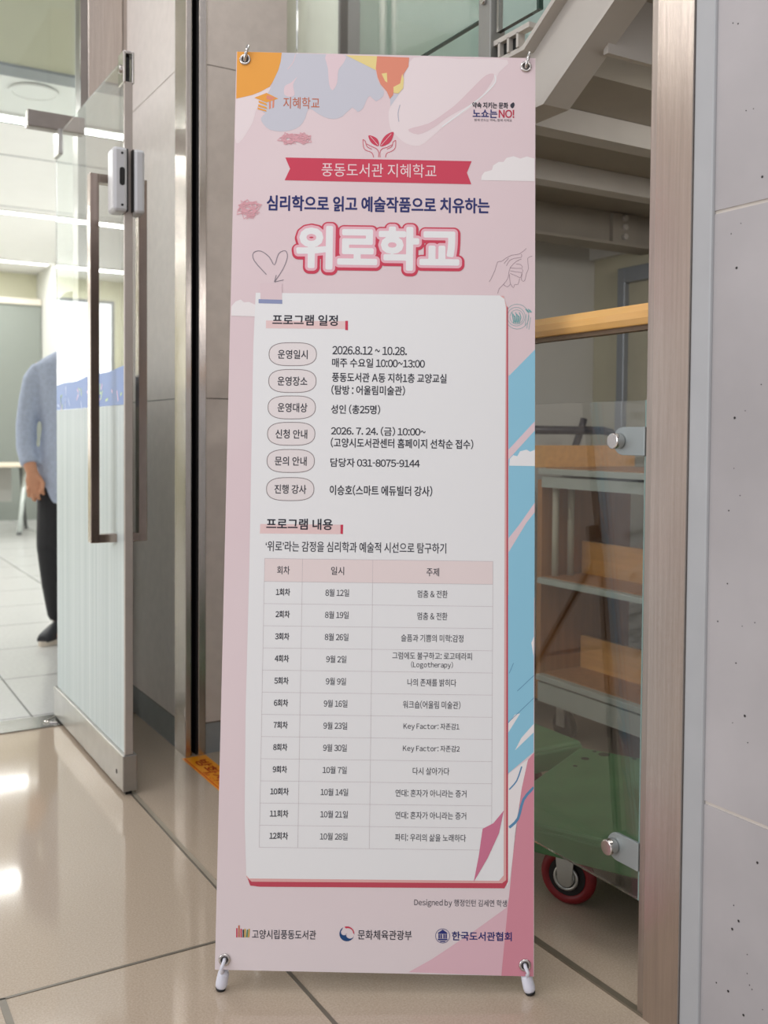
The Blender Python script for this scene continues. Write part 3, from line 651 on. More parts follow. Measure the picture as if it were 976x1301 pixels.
# ------------------------------------------------------------------ X-banner stand (printed sheet, leaning back about six degrees)
# artwork of the print, in millimetres on the sheet: origin at the middle of the lower edge
SHEET = [(-300.8, 1784.7), (299.1, 1779.4), (300.8, -2.4), (-299.2, 2.4)]
EYELETS = [(-283.1, 1767.8), (279.8, 1761.2), (-281.2, 21.2), (283.7, 18.2)]
ART = [
 ('P','swoosh',1,[(-299.3,1687.4),(-293.8,1695.0),(-285.8,1695.9),(-276.5,1694.5),(-267.6,1695.2),(-258.2,1699.4),(-248.0,1704.8),(-238.8,1709.6),(-232.5,1712.1),(-229.8,1711.8),(-229.7,1709.6),(-231.3,1706.0),(-234.0,1701.1),(-238.4,1694.8),(-244.6,1687.1),(-251.1,1678.5),(-256.4,1669.8),(-259.6,1661.0),(-261.7,1651.8),(-264.1,1642.5),(-268.0,1633.2),(-274.7,1621.1),(-283.2,1606.9),(-291.4,1596.7),(-297.2,1596.5),(-300.4,1612.2),(-302.0,1639.1),(-301.8,1667.5)]),
 ('P','swoosh',1,[(54.9,1777.0),(79.8,1780.3),(112.4,1778.1),(145.6,1775.8),(181.7,1776.4),(218.4,1777.0),(242.5,1774.8),(244.9,1767.7),(234.8,1757.9),(225.6,1748.6),(222.5,1741.2),(220.3,1734.4),(217.2,1727.5),(212.6,1720.7),(207.1,1713.9),(200.4,1706.3),(193.2,1697.8),(184.8,1688.5),(173.5,1678.1),(156.4,1665.2),(136.4,1651.1),(119.7,1639.0),(109.8,1630.7),(103.2,1624.3),(96.2,1617.9),(87.6,1609.9),(78.5,1602.0),(69.5,1596.7),(60.2,1595.5),(51.0,1596.9),(42.4,1599.8),(34.8,1604.6),(27.9,1610.9),(22.0,1616.8),(17.0,1620.9),(13.0,1624.6),(10.0,1630.6),(7.5,1640.9),(6.0,1653.6),(6.1,1665.2),(8.7,1673.7),(12.9,1680.9),(17.7,1689.8),(22.6,1701.2),(28.1,1714.3),(34.1,1728.4),(38.2,1745.7),(42.7,1764.1)]),
 ('P','lav',2,[(-210.9,1783.5),(-73.1,1780.4),(-52.3,1767.8),(-21.8,1749.9),(-16.2,1728.0),(-3.5,1706.2),(-5.1,1697.1),(-11.4,1690.8),(-19.2,1685.9),(-25.9,1691.2),(-31.7,1696.7),(-35.6,1693.8),(-38.7,1687.5),(-41.9,1679.1),(-45.5,1671.0),(-50.6,1665.7),(-56.1,1663.5),(-60.9,1668.7),(-66.8,1672.5),(-76.0,1664.2),(-86.0,1654.0),(-94.9,1649.8),(-103.6,1648.3),(-112.6,1649.1),(-121.4,1651.7),(-129.6,1655.8),(-137.5,1660.5),(-146.1,1666.8),(-153.6,1669.4),(-157.3,1661.0),(-160.3,1649.3),(-164.8,1640.3),(-170.6,1632.8),(-178.7,1627.6),(-188.1,1624.2),(-198.5,1622.0),(-209.3,1621.3),(-220.5,1622.2),(-230.6,1624.7),(-237.9,1629.4),(-243.2,1635.4),(-247.4,1641.8),(-248.8,1648.0),(-244.8,1653.4),(-240.2,1657.3),(-252.8,1668.0),(-232.4,1706.6),(-225.7,1725.0),(-213.8,1754.5)]),
 ('P','pink',3,[(-121.2,1780.8),(-110.0,1783.0),(-94.0,1781.8),(-82.7,1779.1),(-80.5,1775.0),(-82.9,1769.3),(-86.0,1763.7),(-89.1,1759.1),(-92.8,1754.6),(-95.7,1748.8),(-96.8,1740.7),(-96.9,1731.4),(-97.8,1723.2),(-100.2,1716.1),(-103.4,1710.2),(-106.4,1707.3),(-109.1,1708.5),(-111.6,1712.7),(-113.7,1719.3),(-115.0,1728.9),(-115.8,1740.8),(-116.8,1752.2),(-119.7,1763.2),(-122.8,1773.6)]),
 ('P','pink',3,[(-177.9,1733.7),(-179.4,1730.8),(-183.2,1724.9),(-185.8,1718.3),(-185.0,1711.0),(-183.0,1703.1),(-182.5,1697.1),(-185.0,1694.0),(-189.1,1692.7),(-193.1,1692.6),(-196.8,1693.2),(-200.6,1695.0),(-203.1,1697.9),(-204.1,1702.9),(-203.9,1709.1),(-202.4,1714.4),(-199.1,1717.4),(-194.6,1719.4),(-190.1,1721.9),(-185.3,1726.5),(-180.5,1731.7)]),
 ('L','pink',3,1.6,0,[(-182.4,1780.6),(-183.2,1776.3),(-184.6,1770.1),(-186.7,1764.0),(-190.3,1758.4),(-194.6,1753.0),(-197.7,1749.2)]),
 ('P','orange',3,[(-300.2,1784.5),(-209.8,1783.5),(-211.6,1765.5),(-216.2,1747.1),(-225.7,1725.0),(-232.5,1713.2),(-250.0,1702.7),(-267.6,1695.2),(-299.0,1687.4)]),
 ('P','yellow',4,[(-81.7,1780.2),(-18.0,1778.9),(-20.8,1749.9),(-52.3,1765.6)]),
 ('P','coral',5,[(-18.7,1778.9),(45.7,1776.9),(44.5,1758.2),(35.1,1743.4),(31.8,1725.0),(15.9,1713.8),(14.4,1699.2),(8.4,1691.1),(1.8,1706.3),(-10.8,1720.8),(-17.0,1735.3),(-20.8,1753.6)]),
 ('P','yellow',6,[(-9.3,1742.8),(1.3,1744.7),(2.7,1724.6),(-2.0,1727.5)]),
 ('P','yellow',6,[(14.9,1715.6),(28.3,1723.1),(32.3,1743.3),(35.6,1732.4),(34.4,1713.4),(25.0,1702.3),(15.4,1703.6)]),
 ('P','lav',2,[(9.1,1696.6),(27.6,1703.9),(9.4,1675.7)]),
 ('L','lav2',3,1.5,0,[(28.6,1679.5),(27.4,1674.9),(25.8,1668.5),(24.8,1662.0),(25.1,1655.6),(26.0,1649.2),(26.7,1644.7)]),
 ('P','pink2',2,[(217.2,1743.2),(214.4,1746.5),(207.8,1746.2),(200.2,1743.0),(192.1,1736.3),(182.8,1726.6),(173.2,1716.4),(163.1,1705.7),(152.7,1694.5),(143.0,1684.6),(135.0,1677.3),(127.8,1671.4),(119.5,1665.1),(109.3,1657.3),(97.9,1649.1),(85.9,1642.0),(70.6,1636.9),(54.7,1633.0),(45.5,1629.3),(47.4,1624.9),(56.1,1620.7),(65.8,1619.2),(75.2,1621.8),(85.6,1627.2),(96.1,1633.5),(105.5,1640.3),(115.0,1648.1),(126.3,1656.5),(141.5,1665.7),(158.6,1675.5),(173.5,1685.0),(184.3,1693.8),(192.9,1702.4),(200.4,1711.6),(208.0,1722.9),(214.4,1734.8)]),
 ('L','white',3,2.2,0,[(217.2,1743.2),(218.4,1740.0),(219.8,1735.1),(218.9,1729.3),(214.6,1722.3),(208.0,1714.3),(200.4,1706.3),(192.6,1699.0),(183.8,1691.6),(173.5,1683.3),(160.3,1672.7),(145.6,1661.2),(133.1,1651.4),(124.2,1644.3),(117.4,1639.0),(113.0,1635.5)]),
 ('L','scrib',3,1.7,0,[(-175.9,1609.0),(-184.2,1606.0),(-195.6,1602.1),(-203.0,1600.9),(-202.8,1605.9),(-198.7,1613.6),(-194.6,1617.0),(-191.1,1610.9),(-187.6,1600.7),(-187.0,1594.8),(-193.2,1598.2),(-202.3,1606.1),(-205.8,1611.8),(-197.0,1612.9),(-182.7,1611.9),(-174.2,1609.9),(-178.2,1605.8),(-188.0,1600.8),(-195.9,1599.1),(-199.7,1605.2),(-201.6,1614.7),(-200.6,1619.4),(-193.2,1613.7),(-182.9,1603.1),(-178.3,1596.6),(-186.5,1598.5),(-200.4,1604.3),(-207.5,1609.4),(-199.4,1612.9),(-184.5,1615.6),(-175.9,1615.4),(-181.4,1609.1),(-193.3,1599.9),(-201.5,1595.2),(-201.9,1600.1),(-198.6,1609.4),(-193.7,1615.1),(-185.2,1612.4),(-175.2,1606.0),(-171.6,1601.5),(-181.5,1601.1),(-197.9,1602.5),(-207.5,1604.7),(-202.2,1608.4),(-190.2,1612.7),(-182.6,1613.9),(-185.1,1608.1),(-192.1,1599.2),(-197.9,1594.5),(-201.9,1599.3),(-204.8,1608.3),(-203.5,1614.0),(-193.0,1612.0),(-178.3,1606.6),(-171.9,1602.6),(-183.5,1601.4),(-203.3,1601.7),(-215.1,1603.3),(-209.6,1608.1),(-195.9,1614.3),(-185.5,1616.8),(-182.4,1611.6),(-182.4,1602.8),(-185.2,1597.4),(-193.5,1599.4),(-204.5,1604.9),(-209.2,1608.9),(-200.4,1609.6),(-185.3,1608.7),(-176.3,1606.9),(-180.4,1602.7),(-190.5,1597.6),(-198.0,1596.1),(-198.9,1601.7),(-197.0,1610.9),(-195.5,1617.7)]),
 ('L','scrib',3,1.7,0,[(-149.2,1607.9),(-159.4,1606.6),(-173.3,1605.0),(-181.7,1604.9),(-179.3,1608.4),(-171.4,1613.3),(-164.9,1615.3),(-161.2,1611.1),(-158.8,1604.1),(-160.0,1599.8),(-169.3,1601.6),(-182.3,1606.2),(-187.8,1609.9),(-177.3,1611.7),(-159.3,1612.5),(-148.9,1612.1),(-154.8,1609.0),(-168.2,1604.6),(-177.9,1602.6),(-179.7,1606.0),(-177.8,1611.7),(-174.2,1614.5),(-167.1,1610.6),(-158.2,1603.7),(-154.8,1599.2),(-162.9,1599.7),(-176.5,1602.7),(-183.7,1605.9),(-177.0,1609.7),(-163.9,1613.8),(-155.0,1614.8),(-155.2,1609.3),(-159.7,1600.9),(-163.9,1596.9),(-167.2,1602.9),(-170.2,1613.4),(-169.9,1619.4),(-162.3,1615.4),(-151.4,1606.9),(-146.7,1600.6),(-156.0,1599.3),(-171.6,1600.2),(-180.0,1602.2),(-172.4,1606.4),(-157.6,1611.7),(-148.1,1613.7),(-149.5,1608.4),(-156.1,1599.8),(-163.0,1595.6),(-170.5,1600.6),(-178.3,1610.0),(-180.8,1616.1),(-172.2,1615.4),(-158.3,1611.6),(-150.9,1608.0),(-157.6,1605.3),(-170.7,1602.9),(-178.8,1602.9),(-175.9,1608.0),(-168.0,1615.6),(-161.7,1619.3),(-159.0,1615.1),(-158.0,1607.0),(-159.7,1601.6),(-167.3,1602.3),(-177.7,1605.6),(-182.0,1608.2),(-173.9,1608.5),(-159.6,1607.9),(-149.0,1607.4)]),
 ('L','scrib',3,1.7,0,[(-250.9,1465.5),(-262.9,1462.6),(-279.1,1458.9),(-288.9,1457.9),(-286.4,1463.4),(-277.6,1471.8),(-269.2,1475.7),(-262.1,1470.2),(-255.5,1460.2),(-253.9,1454.3),(-263.0,1457.1),(-277.1,1463.9),(-284.1,1469.6),(-275.5,1473.2),(-259.7,1475.6),(-250.7,1474.0),(-256.4,1463.7),(-268.7,1449.3),(-278.1,1442.5),(-281.0,1451.9),(-280.9,1468.9),(-278.2,1478.7),(-270.3,1472.1),(-259.8,1458.4),(-255.6,1450.0),(-265.0,1453.6),(-280.6,1462.7),(-288.7,1470.1),(-280.4,1474.2),(-264.6,1476.6),(-253.9,1475.3),(-253.9,1466.1),(-259.0,1453.2),(-265.1,1447.1),(-273.2,1455.6),(-282.4,1470.9),(-285.4,1479.5),(-275.3,1473.8),(-259.0,1461.5),(-250.4,1452.4),(-258.5,1450.2),(-274.3,1451.1),(-283.8,1454.3),(-279.4,1462.1),(-268.9,1472.2),(-260.7,1476.1),(-257.9,1467.1),(-257.6,1452.0),(-259.9,1443.4),(-268.0,1449.1),(-278.8,1461.3),(-282.9,1469.2),(-272.3,1466.9),(-255.1,1460.2),(-246.7,1455.6),(-257.9,1455.2),(-277.9,1456.8),(-289.3,1459.9),(-281.6,1467.0),(-265.2,1475.6),(-253.8,1478.3),(-253.4,1468.6),(-258.0,1453.0),(-263.7,1444.0),(-271.9,1448.7),(-281.1,1460.1),(-283.7,1469.0),(-271.3,1472.5),(-252.2,1473.6),(-243.0,1472.1),(-255.2,1465.1),(-277.4,1455.4),(-291.9,1451.3),(-290.2,1460.0),(-280.9,1474.3),(-272.1,1481.4),(-264.8,1472.5),(-258.1,1456.5),(-256.7,1446.8),(-266.9,1451.1),(-282.5,1461.8),(-289.5,1470.0),(-277.6,1473.0),(-257.2,1473.4),(-244.8,1470.6),(-249.8,1462.2),(-262.8,1450.7),(-272.7,1442.2)]),
 ('P','white2',3,[(191.6,1527.5),(192.8,1536.5),(198.2,1544.1),(213.0,1548.5),(215.6,1558.2),(226.4,1565.2),(235.8,1565.4),(241.9,1573.7),(256.0,1577.4),(269.5,1572.7),(282.3,1577.1),(297.8,1573.1),(298.0,1526.9)]),
 ('P','orange',4,[(-262.9,1689.8),(-238.6,1700.0),(-215.0,1688.6),(-238.2,1680.3)]),
 ('P','coral',5,[(-238.5,1695.6),(-219.6,1690.4),(-228.4,1684.8),(-238.3,1687.6)]),
 ('P','orange',4,[(-254.2,1684.4),(-238.1,1678.1),(-236.6,1673.7),(-254.1,1680.0)]),
 ('P','orange',4,[(-254.8,1676.4),(-238.0,1670.8),(-236.5,1666.4),(-254.7,1672.0)]),
 ('P','orange',4,[(-255.7,1669.8),(-238.6,1664.6),(-237.8,1661.3),(-255.6,1666.2)]),
 ('P','coral',4,[(-233.3,1681.8),(-229.7,1683.3),(-229.4,1668.4),(-232.9,1666.5)]),
 ('P','coral',4,[(-226.2,1684.1),(-222.7,1685.6),(-223.1,1670.3),(-226.6,1668.4)]),
 ('T', '지혜학교', 'brown', 4, 0.006, -168.5, 1680.3, 72.4, 23.7),
 ('T', '약속 지키는 문화', 'ink', 4, 0.03, 208.8, 1680.8, 71.7, 12.6),
 ('P','ink',4,[(249.5,1683.5),(252.4,1686.3),(255.5,1687.7),(257.2,1685.3),(257.6,1681.5),(256.0,1677.7),(253.6,1675.2),(251.3,1676.2),(249.5,1678.6),(248.8,1681.0)]),
 ('T', '노쇼는', 'navy', 4, 0.03, 198.5, 1663.6, 49.4, 17.4),
 ('T', 'NO!', 'red', 4, 0.03, 241.4, 1663.8, 31.1, 16.7),
 ('T', '함께 만드는 약속, 함께 지켜요', 'ink', 4, 0.0, 214.8, 1650.3, 75.1, 5.6),
 ('P','red',4,[(-198.4,1568.2),(172.4,1565.9),(163.2,1542.3),(172.1,1519.0),(-198.8,1522.0),(-188.5,1545.6)]),
 ('T', '풍동도서관 지혜학교', 'palepink', 6, 0.0, -11.6, 1544.6, 228.3, 27.6),
 ('P','red',4,[(15.8,1623.7),(16.9,1621.5),(16.3,1617.4),(15.2,1613.3),(14.1,1609.7),(12.5,1606.1),(10.3,1602.8),(7.4,1600.0),(3.8,1597.6),(0.3,1595.8),(-3.6,1594.2),(-7.4,1593.3),(-9.8,1593.9),(-9.9,1596.9),(-8.5,1601.5),(-6.6,1606.1),(-4.4,1610.0),(-1.7,1613.9),(1.7,1617.3),(6.5,1620.4),(12.0,1623.0)]),
 ('P','red',4,[(-33.1,1615.8),(-29.5,1615.7),(-24.3,1614.1),(-19.9,1612.0),(-17.0,1609.8),(-14.9,1607.1),(-13.4,1604.1),(-12.5,1600.4),(-12.2,1596.4),(-13.3,1594.0),(-16.5,1594.3),(-21.1,1596.2),(-25.0,1598.5),(-27.8,1601.0),(-29.9,1603.8),(-31.5,1606.8),(-32.9,1610.2),(-33.8,1613.7)]),
 ('L','palepink',5,0.8,0,[(-8.1,1595.6),(11.8,1619.5)]),
 ('L','palepink',5,0.8,0,[(-29.8,1613.7),(-14.4,1595.8)]),
 ('L','red',5,1.1,0,[(-44.6,1607.3),(-44.4,1603.3),(-44.0,1597.7),(-43.3,1592.8),(-42.4,1589.8),(-41.1,1587.6),(-39.0,1585.6),(-35.1,1583.9),(-30.3,1582.4),(-26.5,1580.4),(-24.5,1577.2),(-23.5,1573.6),(-22.9,1571.0)]),
 ('L','red',5,1.1,0,[(-37.4,1598.4),(-35.2,1597.2),(-31.9,1595.5),(-28.5,1593.8),(-24.8,1592.2),(-21.0,1590.6),(-17.8,1588.8),(-15.7,1587.0),(-14.1,1585.0),(-13.1,1582.4),(-12.8,1578.6),(-12.9,1574.3),(-13.0,1571.2)]),
 ('L','red',5,1.1,0,[(-44.6,1607.3),(-43.4,1606.7),(-41.6,1605.6),(-40.0,1603.8),(-38.9,1600.5),(-37.9,1596.4),(-36.3,1592.9),(-33.1,1590.6),(-29.4,1588.8),(-26.6,1587.6)]),
 ('L','red',5,1.1,0,[(20.8,1606.4),(20.9,1602.4),(20.9,1596.8),(20.3,1591.9),(18.8,1588.9),(16.7,1586.6),(14.0,1584.6),(10.6,1582.9),(6.6,1581.5),(3.5,1579.7),(1.9,1576.9),(1.2,1573.7),(0.8,1571.4)]),
 ('L','red',5,1.1,0,[(13.9,1597.3),(11.1,1595.7),(7.1,1593.5),(3.3,1591.7),(0.1,1590.7),(-2.9,1590.1),(-5.5,1589.0),(-7.5,1587.3),(-9.0,1585.1),(-10.0,1582.4),(-10.3,1578.6),(-10.0,1574.3),(-9.8,1571.2)]),
 ('L','red',5,1.1,0,[(20.8,1606.4),(19.4,1605.7),(17.3,1604.5),(15.6,1602.7),(14.8,1600.0),(14.4,1596.6),(13.2,1593.6),(10.1,1591.3),(6.2,1589.4),(3.4,1588.1)]),
 ('T', '심리학으로 읽고 예술작품으로 치유하는', 'navy', 4, 0.028, -12.4, 1475.6, 442.1, 31.6),
 ('O',),
 ('T', '위로학교', 'title', 5, 0.0, -11.8, 1386.8, 322.8, 88.7),
 ('L','greyl',4,1.4,0,[(-231.0,1331.2),(-238.3,1338.8),(-248.3,1349.4),(-255.7,1358.8),(-258.6,1365.3),(-258.9,1370.5),(-257.4,1374.4),(-253.8,1377.1),(-248.4,1378.4),(-242.7,1378.0),(-237.0,1375.3),(-231.0,1370.8),(-225.8,1366.0),(-221.7,1359.7),(-218.4,1352.9),(-215.4,1350.5),(-212.9,1355.8),(-210.7,1365.3),(-207.8,1373.0),(-203.5,1377.1),(-198.5,1379.3),(-194.6,1379.4),(-192.0,1376.9),(-190.5,1372.3),(-190.3,1366.5),(-191.8,1359.4),(-194.7,1351.1),(-198.5,1342.5),(-203.9,1333.0),(-210.2,1323.3),(-214.7,1316.5)]),
 ('L','greyl',4,1.4,0,[(-214.7,1316.5),(-211.6,1330.1)]),
 ('L','greyl',4,1.4,0,[(-214.7,1316.5),(-196.7,1320.8)]),
 ('P','red2',4,[(239.1,1280.6),(246.2,1271.3),(251.2,170.6),(244.5,158.2),(-218.3,155.3),(-236.2,157.3),(-242.5,173.1),(34.1,196.9)]),
 ('P','salmon',5,[(-251.2,1294.3),(237.5,1294.8),(243.8,1272.8),(247.7,173.5),(240.0,167.6),(-233.4,164.5),(-244.0,173.1),(-249.5,280.8)]),
 ('P','white',6,[(-251.2,1294.3),(-253.5,1187.6),(-251.4,757.0),(-252.3,487.0),(-249.5,280.8),(-244.1,176.0),(-238.0,170.3),(234.0,171.9),(242.9,182.1),(242.2,493.4),(241.5,946.5),(242.3,1269.7),(239.1,1288.5),(229.8,1295.4)]),
 ('P','white2',4,[(-298.5,1247.7),(-298.3,1266.6),(-290.5,1276.2),(-280.6,1280.4),(-273.8,1275.0),(-263.8,1275.8),(-251.7,1270.6),(-251.2,1247.0)]),
 ('P','pinkt',7,[(-242.3,1313.3),(-199.6,1313.9),(-198.9,1277.7),(-241.6,1279.5)]),
 ('P','slate',8,[(-245.3,1281.5),(-198.6,1280.8),(-198.4,1272.7),(-245.1,1273.4)]),
 ('P','hl',7,[(-229.7,1239.1),(-73.8,1239.9),(-73.6,1224.4),(-229.4,1223.6)]),
 ('P','red',8,[(-73.8,1240.6),(-68.5,1240.7),(-68.2,1221.8),(-73.5,1222.4)]),
 ('T', '프로그램 일정', 'ink', 9, 0.022, -152.8, 1240.9, 128.6, 21.6),
 ('P','hl',7,[(-232.2,839.7),(-76.6,840.4),(-76.3,822.1),(-232.5,821.3)]),
 ('P','red',8,[(-76.6,840.4),(-71.4,840.5),(-71.7,822.1),(-76.3,822.7)]),
 ('T', '프로그램 내용', 'ink', 9, 0.022, -156.1, 840.4, 128.7, 21.7),
 ('P','pill',7,[(-129.3,1173.5),(-129.5,1168.8),(-130.5,1165.1),(-132.3,1161.8),(-134.7,1158.9),(-137.9,1156.4),(-142.0,1154.3),(-146.9,1152.6),(-152.9,1151.3),(-160.6,1150.5),(-175.3,1150.1),(-190.0,1150.1),(-197.8,1150.7),(-203.8,1151.8),(-208.8,1153.4),(-212.9,1155.4),(-216.2,1157.8),(-218.8,1160.6),(-220.7,1163.9),(-221.8,1167.5),(-222.3,1172.2),(-222.0,1177.0),(-221.0,1180.7),(-219.3,1184.0),(-216.9,1186.9),(-213.6,1189.4),(-209.6,1191.5),(-204.7,1193.2),(-198.7,1194.5),(-190.9,1195.3),(-176.2,1195.7),(-161.5,1195.7),(-153.7,1195.1),(-147.6,1194.0),(-142.7,1192.4),(-138.6,1190.4),(-135.2,1188.0),(-132.7,1185.2),(-130.8,1181.9),(-129.7,1178.2)]),
 ('L','greyd',8,1.3,1,[(-129.3,1173.5),(-129.5,1168.8),(-130.5,1165.1),(-132.3,1161.8),(-134.7,1158.9),(-137.9,1156.4),(-142.0,1154.3),(-146.9,1152.6),(-152.9,1151.3),(-160.6,1150.5),(-175.3,1150.1),(-190.0,1150.1),(-197.8,1150.7),(-203.8,1151.8),(-208.8,1153.4),(-212.9,1155.4),(-216.2,1157.8),(-218.8,1160.6),(-220.7,1163.9),(-221.8,1167.5),(-222.3,1172.2),(-222.0,1177.0),(-221.0,1180.7),(-219.3,1184.0),(-216.9,1186.9),(-213.6,1189.4),(-209.6,1191.5),(-204.7,1193.2),(-198.7,1194.5),(-190.9,1195.3),(-176.2,1195.7),(-161.5,1195.7),(-153.7,1195.1),(-147.6,1194.0),(-142.7,1192.4),(-138.6,1190.4),(-135.2,1188.0),(-132.7,1185.2),(-130.8,1181.9),(-129.7,1178.2)]),
 ('T', '운영일시', 'ink', 9, 0.014, -175.8, 1172.5, 58.5, 18.1),
 ('P','pill',7,[(-129.0,1120.6),(-129.2,1115.9),(-130.2,1112.2),(-132.0,1108.9),(-134.4,1106.0),(-137.6,1103.5),(-141.6,1101.4),(-146.5,1099.7),(-152.6,1098.5),(-160.3,1097.6),(-174.9,1097.2),(-189.6,1097.2),(-197.3,1097.8),(-203.4,1098.9),(-208.4,1100.5),(-212.5,1102.5),(-215.8,1104.9),(-218.4,1107.7),(-220.2,1110.9),(-221.3,1114.6),(-221.8,1119.3),(-221.5,1124.0),(-220.6,1127.7),(-218.8,1131.0),(-216.4,1133.9),(-213.2,1136.4),(-209.2,1138.5),(-204.3,1140.2),(-198.2,1141.4),(-190.5,1142.3),(-175.8,1142.7),(-161.1,1142.7),(-153.4,1142.0),(-147.3,1141.0),(-142.3,1139.4),(-138.2,1137.4),(-134.9,1135.0),(-132.4,1132.1),(-130.5,1128.9),(-129.4,1125.3)]),
 ('L','greyd',8,1.3,1,[(-129.0,1120.6),(-129.2,1115.9),(-130.2,1112.2),(-132.0,1108.9),(-134.4,1106.0),(-137.6,1103.5),(-141.6,1101.4),(-146.5,1099.7),(-152.6,1098.5),(-160.3,1097.6),(-174.9,1097.2),(-189.6,1097.2),(-197.3,1097.8),(-203.4,1098.9),(-208.4,1100.5),(-212.5,1102.5),(-215.8,1104.9),(-218.4,1107.7),(-220.2,1110.9),(-221.3,1114.6),(-221.8,1119.3),(-221.5,1124.0),(-220.6,1127.7),(-218.8,1131.0),(-216.4,1133.9),(-213.2,1136.4),(-209.2,1138.5),(-204.3,1140.2),(-198.2,1141.4),(-190.5,1142.3),(-175.8,1142.7),(-161.1,1142.7),(-153.4,1142.0),(-147.3,1141.0),(-142.3,1139.4),(-138.2,1137.4),(-134.9,1135.0),(-132.4,1132.1),(-130.5,1128.9),(-129.4,1125.3)]),
 ('T', '운영장소', 'ink', 9, 0.014, -175.4, 1119.6, 58.4, 18.0),
 ('P','pill',7,[(-129.3,1068.5),(-129.6,1063.8),(-130.6,1060.1),(-132.3,1056.8),(-134.8,1054.0),(-138.0,1051.5),(-142.0,1049.4),(-146.9,1047.7),(-152.9,1046.4),(-160.6,1045.6),(-175.2,1045.2),(-189.9,1045.2),(-197.6,1045.8),(-203.6,1046.9),(-208.6,1048.5),(-212.7,1050.5),(-216.0,1052.9),(-218.6,1055.7),(-220.4,1058.9),(-221.6,1062.5),(-222.0,1067.2),(-221.8,1071.9),(-220.8,1075.6),(-219.1,1078.8),(-216.6,1081.7),(-213.4,1084.2),(-209.4,1086.3),(-204.5,1088.0),(-198.5,1089.3),(-190.8,1090.1),(-176.1,1090.5),(-161.4,1090.5),(-153.7,1089.9),(-147.7,1088.8),(-142.7,1087.2),(-138.6,1085.2),(-135.3,1082.8),(-132.8,1080.0),(-130.9,1076.8),(-129.8,1073.1)]),
 ('L','greyd',8,1.3,1,[(-129.3,1068.5),(-129.6,1063.8),(-130.6,1060.1),(-132.3,1056.8),(-134.8,1054.0),(-138.0,1051.5),(-142.0,1049.4),(-146.9,1047.7),(-152.9,1046.4),(-160.6,1045.6),(-175.2,1045.2),(-189.9,1045.2),(-197.6,1045.8),(-203.6,1046.9),(-208.6,1048.5),(-212.7,1050.5),(-216.0,1052.9),(-218.6,1055.7),(-220.4,1058.9),(-221.6,1062.5),(-222.0,1067.2),(-221.8,1071.9),(-220.8,1075.6),(-219.1,1078.8),(-216.6,1081.7),(-213.4,1084.2),(-209.4,1086.3),(-204.5,1088.0),(-198.5,1089.3),(-190.8,1090.1),(-176.1,1090.5),(-161.4,1090.5),(-153.7,1089.9),(-147.7,1088.8),(-142.7,1087.2),(-138.6,1085.2),(-135.3,1082.8),(-132.8,1080.0),(-130.9,1076.8),(-129.8,1073.1)]),
 ('T', '운영대상', 'ink', 9, 0.014, -174.3, 1067.5, 58.3, 18.0),
 ('P','pill',7,[(-129.4,1016.6),(-129.7,1011.9),(-130.7,1008.2),(-132.4,1005.0),(-134.8,1002.1),(-138.0,999.6),(-142.0,997.5),(-146.9,995.9),(-152.9,994.6),(-160.6,993.8),(-175.2,993.4),(-189.8,993.4),(-197.5,994.0),(-203.6,995.1),(-208.5,996.7),(-212.6,998.6),(-215.9,1001.0),(-218.4,1003.8),(-220.3,1007.0),(-221.4,1010.7),(-221.9,1015.3),(-221.6,1020.0),(-220.6,1023.7),(-218.9,1026.9),(-216.5,1029.8),(-213.3,1032.3),(-209.3,1034.4),(-204.4,1036.0),(-198.4,1037.3),(-190.7,1038.1),(-176.1,1038.5),(-161.4,1038.5),(-153.7,1037.9),(-147.7,1036.8),(-142.7,1035.3),(-138.6,1033.3),(-135.4,1030.9),(-132.8,1028.1),(-131.0,1024.9),(-129.8,1021.2)]),
 ('L','greyd',8,1.3,1,[(-129.4,1016.6),(-129.7,1011.9),(-130.7,1008.2),(-132.4,1005.0),(-134.8,1002.1),(-138.0,999.6),(-142.0,997.5),(-146.9,995.9),(-152.9,994.6),(-160.6,993.8),(-175.2,993.4),(-189.8,993.4),(-197.5,994.0),(-203.6,995.1),(-208.5,996.7),(-212.6,998.6),(-215.9,1001.0),(-218.4,1003.8),(-220.3,1007.0),(-221.4,1010.7),(-221.9,1015.3),(-221.6,1020.0),(-220.6,1023.7),(-218.9,1026.9),(-216.5,1029.8),(-213.3,1032.3),(-209.3,1034.4),(-204.4,1036.0),(-198.4,1037.3),(-190.7,1038.1),(-176.1,1038.5),(-161.4,1038.5),(-153.7,1037.9),(-147.7,1036.8),(-142.7,1035.3),(-138.6,1033.3),(-135.4,1030.9),(-132.8,1028.1),(-131.0,1024.9),(-129.8,1021.2)]),
 ('T', '신청 안내', 'ink', 9, 0.014, -175.4, 1015.6, 62.1, 17.9),
 ('P','pill',7,[(-129.4,963.5),(-129.7,958.9),(-130.7,955.2),(-132.4,952.0),(-134.8,949.2),(-138.0,946.7),(-142.0,944.6),(-146.9,942.9),(-152.9,941.7),(-160.5,940.9),(-175.1,940.4),(-189.7,940.5),(-197.4,941.1),(-203.4,942.2),(-208.4,943.7),(-212.5,945.7),(-215.7,948.1),(-218.3,950.9),(-220.1,954.0),(-221.3,957.7),(-221.7,962.3),(-221.5,966.9),(-220.5,970.6),(-218.8,973.8),(-216.4,976.7),(-213.2,979.2),(-209.2,981.3),(-204.3,982.9),(-198.3,984.2),(-190.6,985.0),(-176.0,985.4),(-161.4,985.4),(-153.7,984.8),(-147.7,983.7),(-142.7,982.2),(-138.7,980.2),(-135.4,977.8),(-132.8,975.0),(-131.0,971.8),(-129.9,968.2)]),
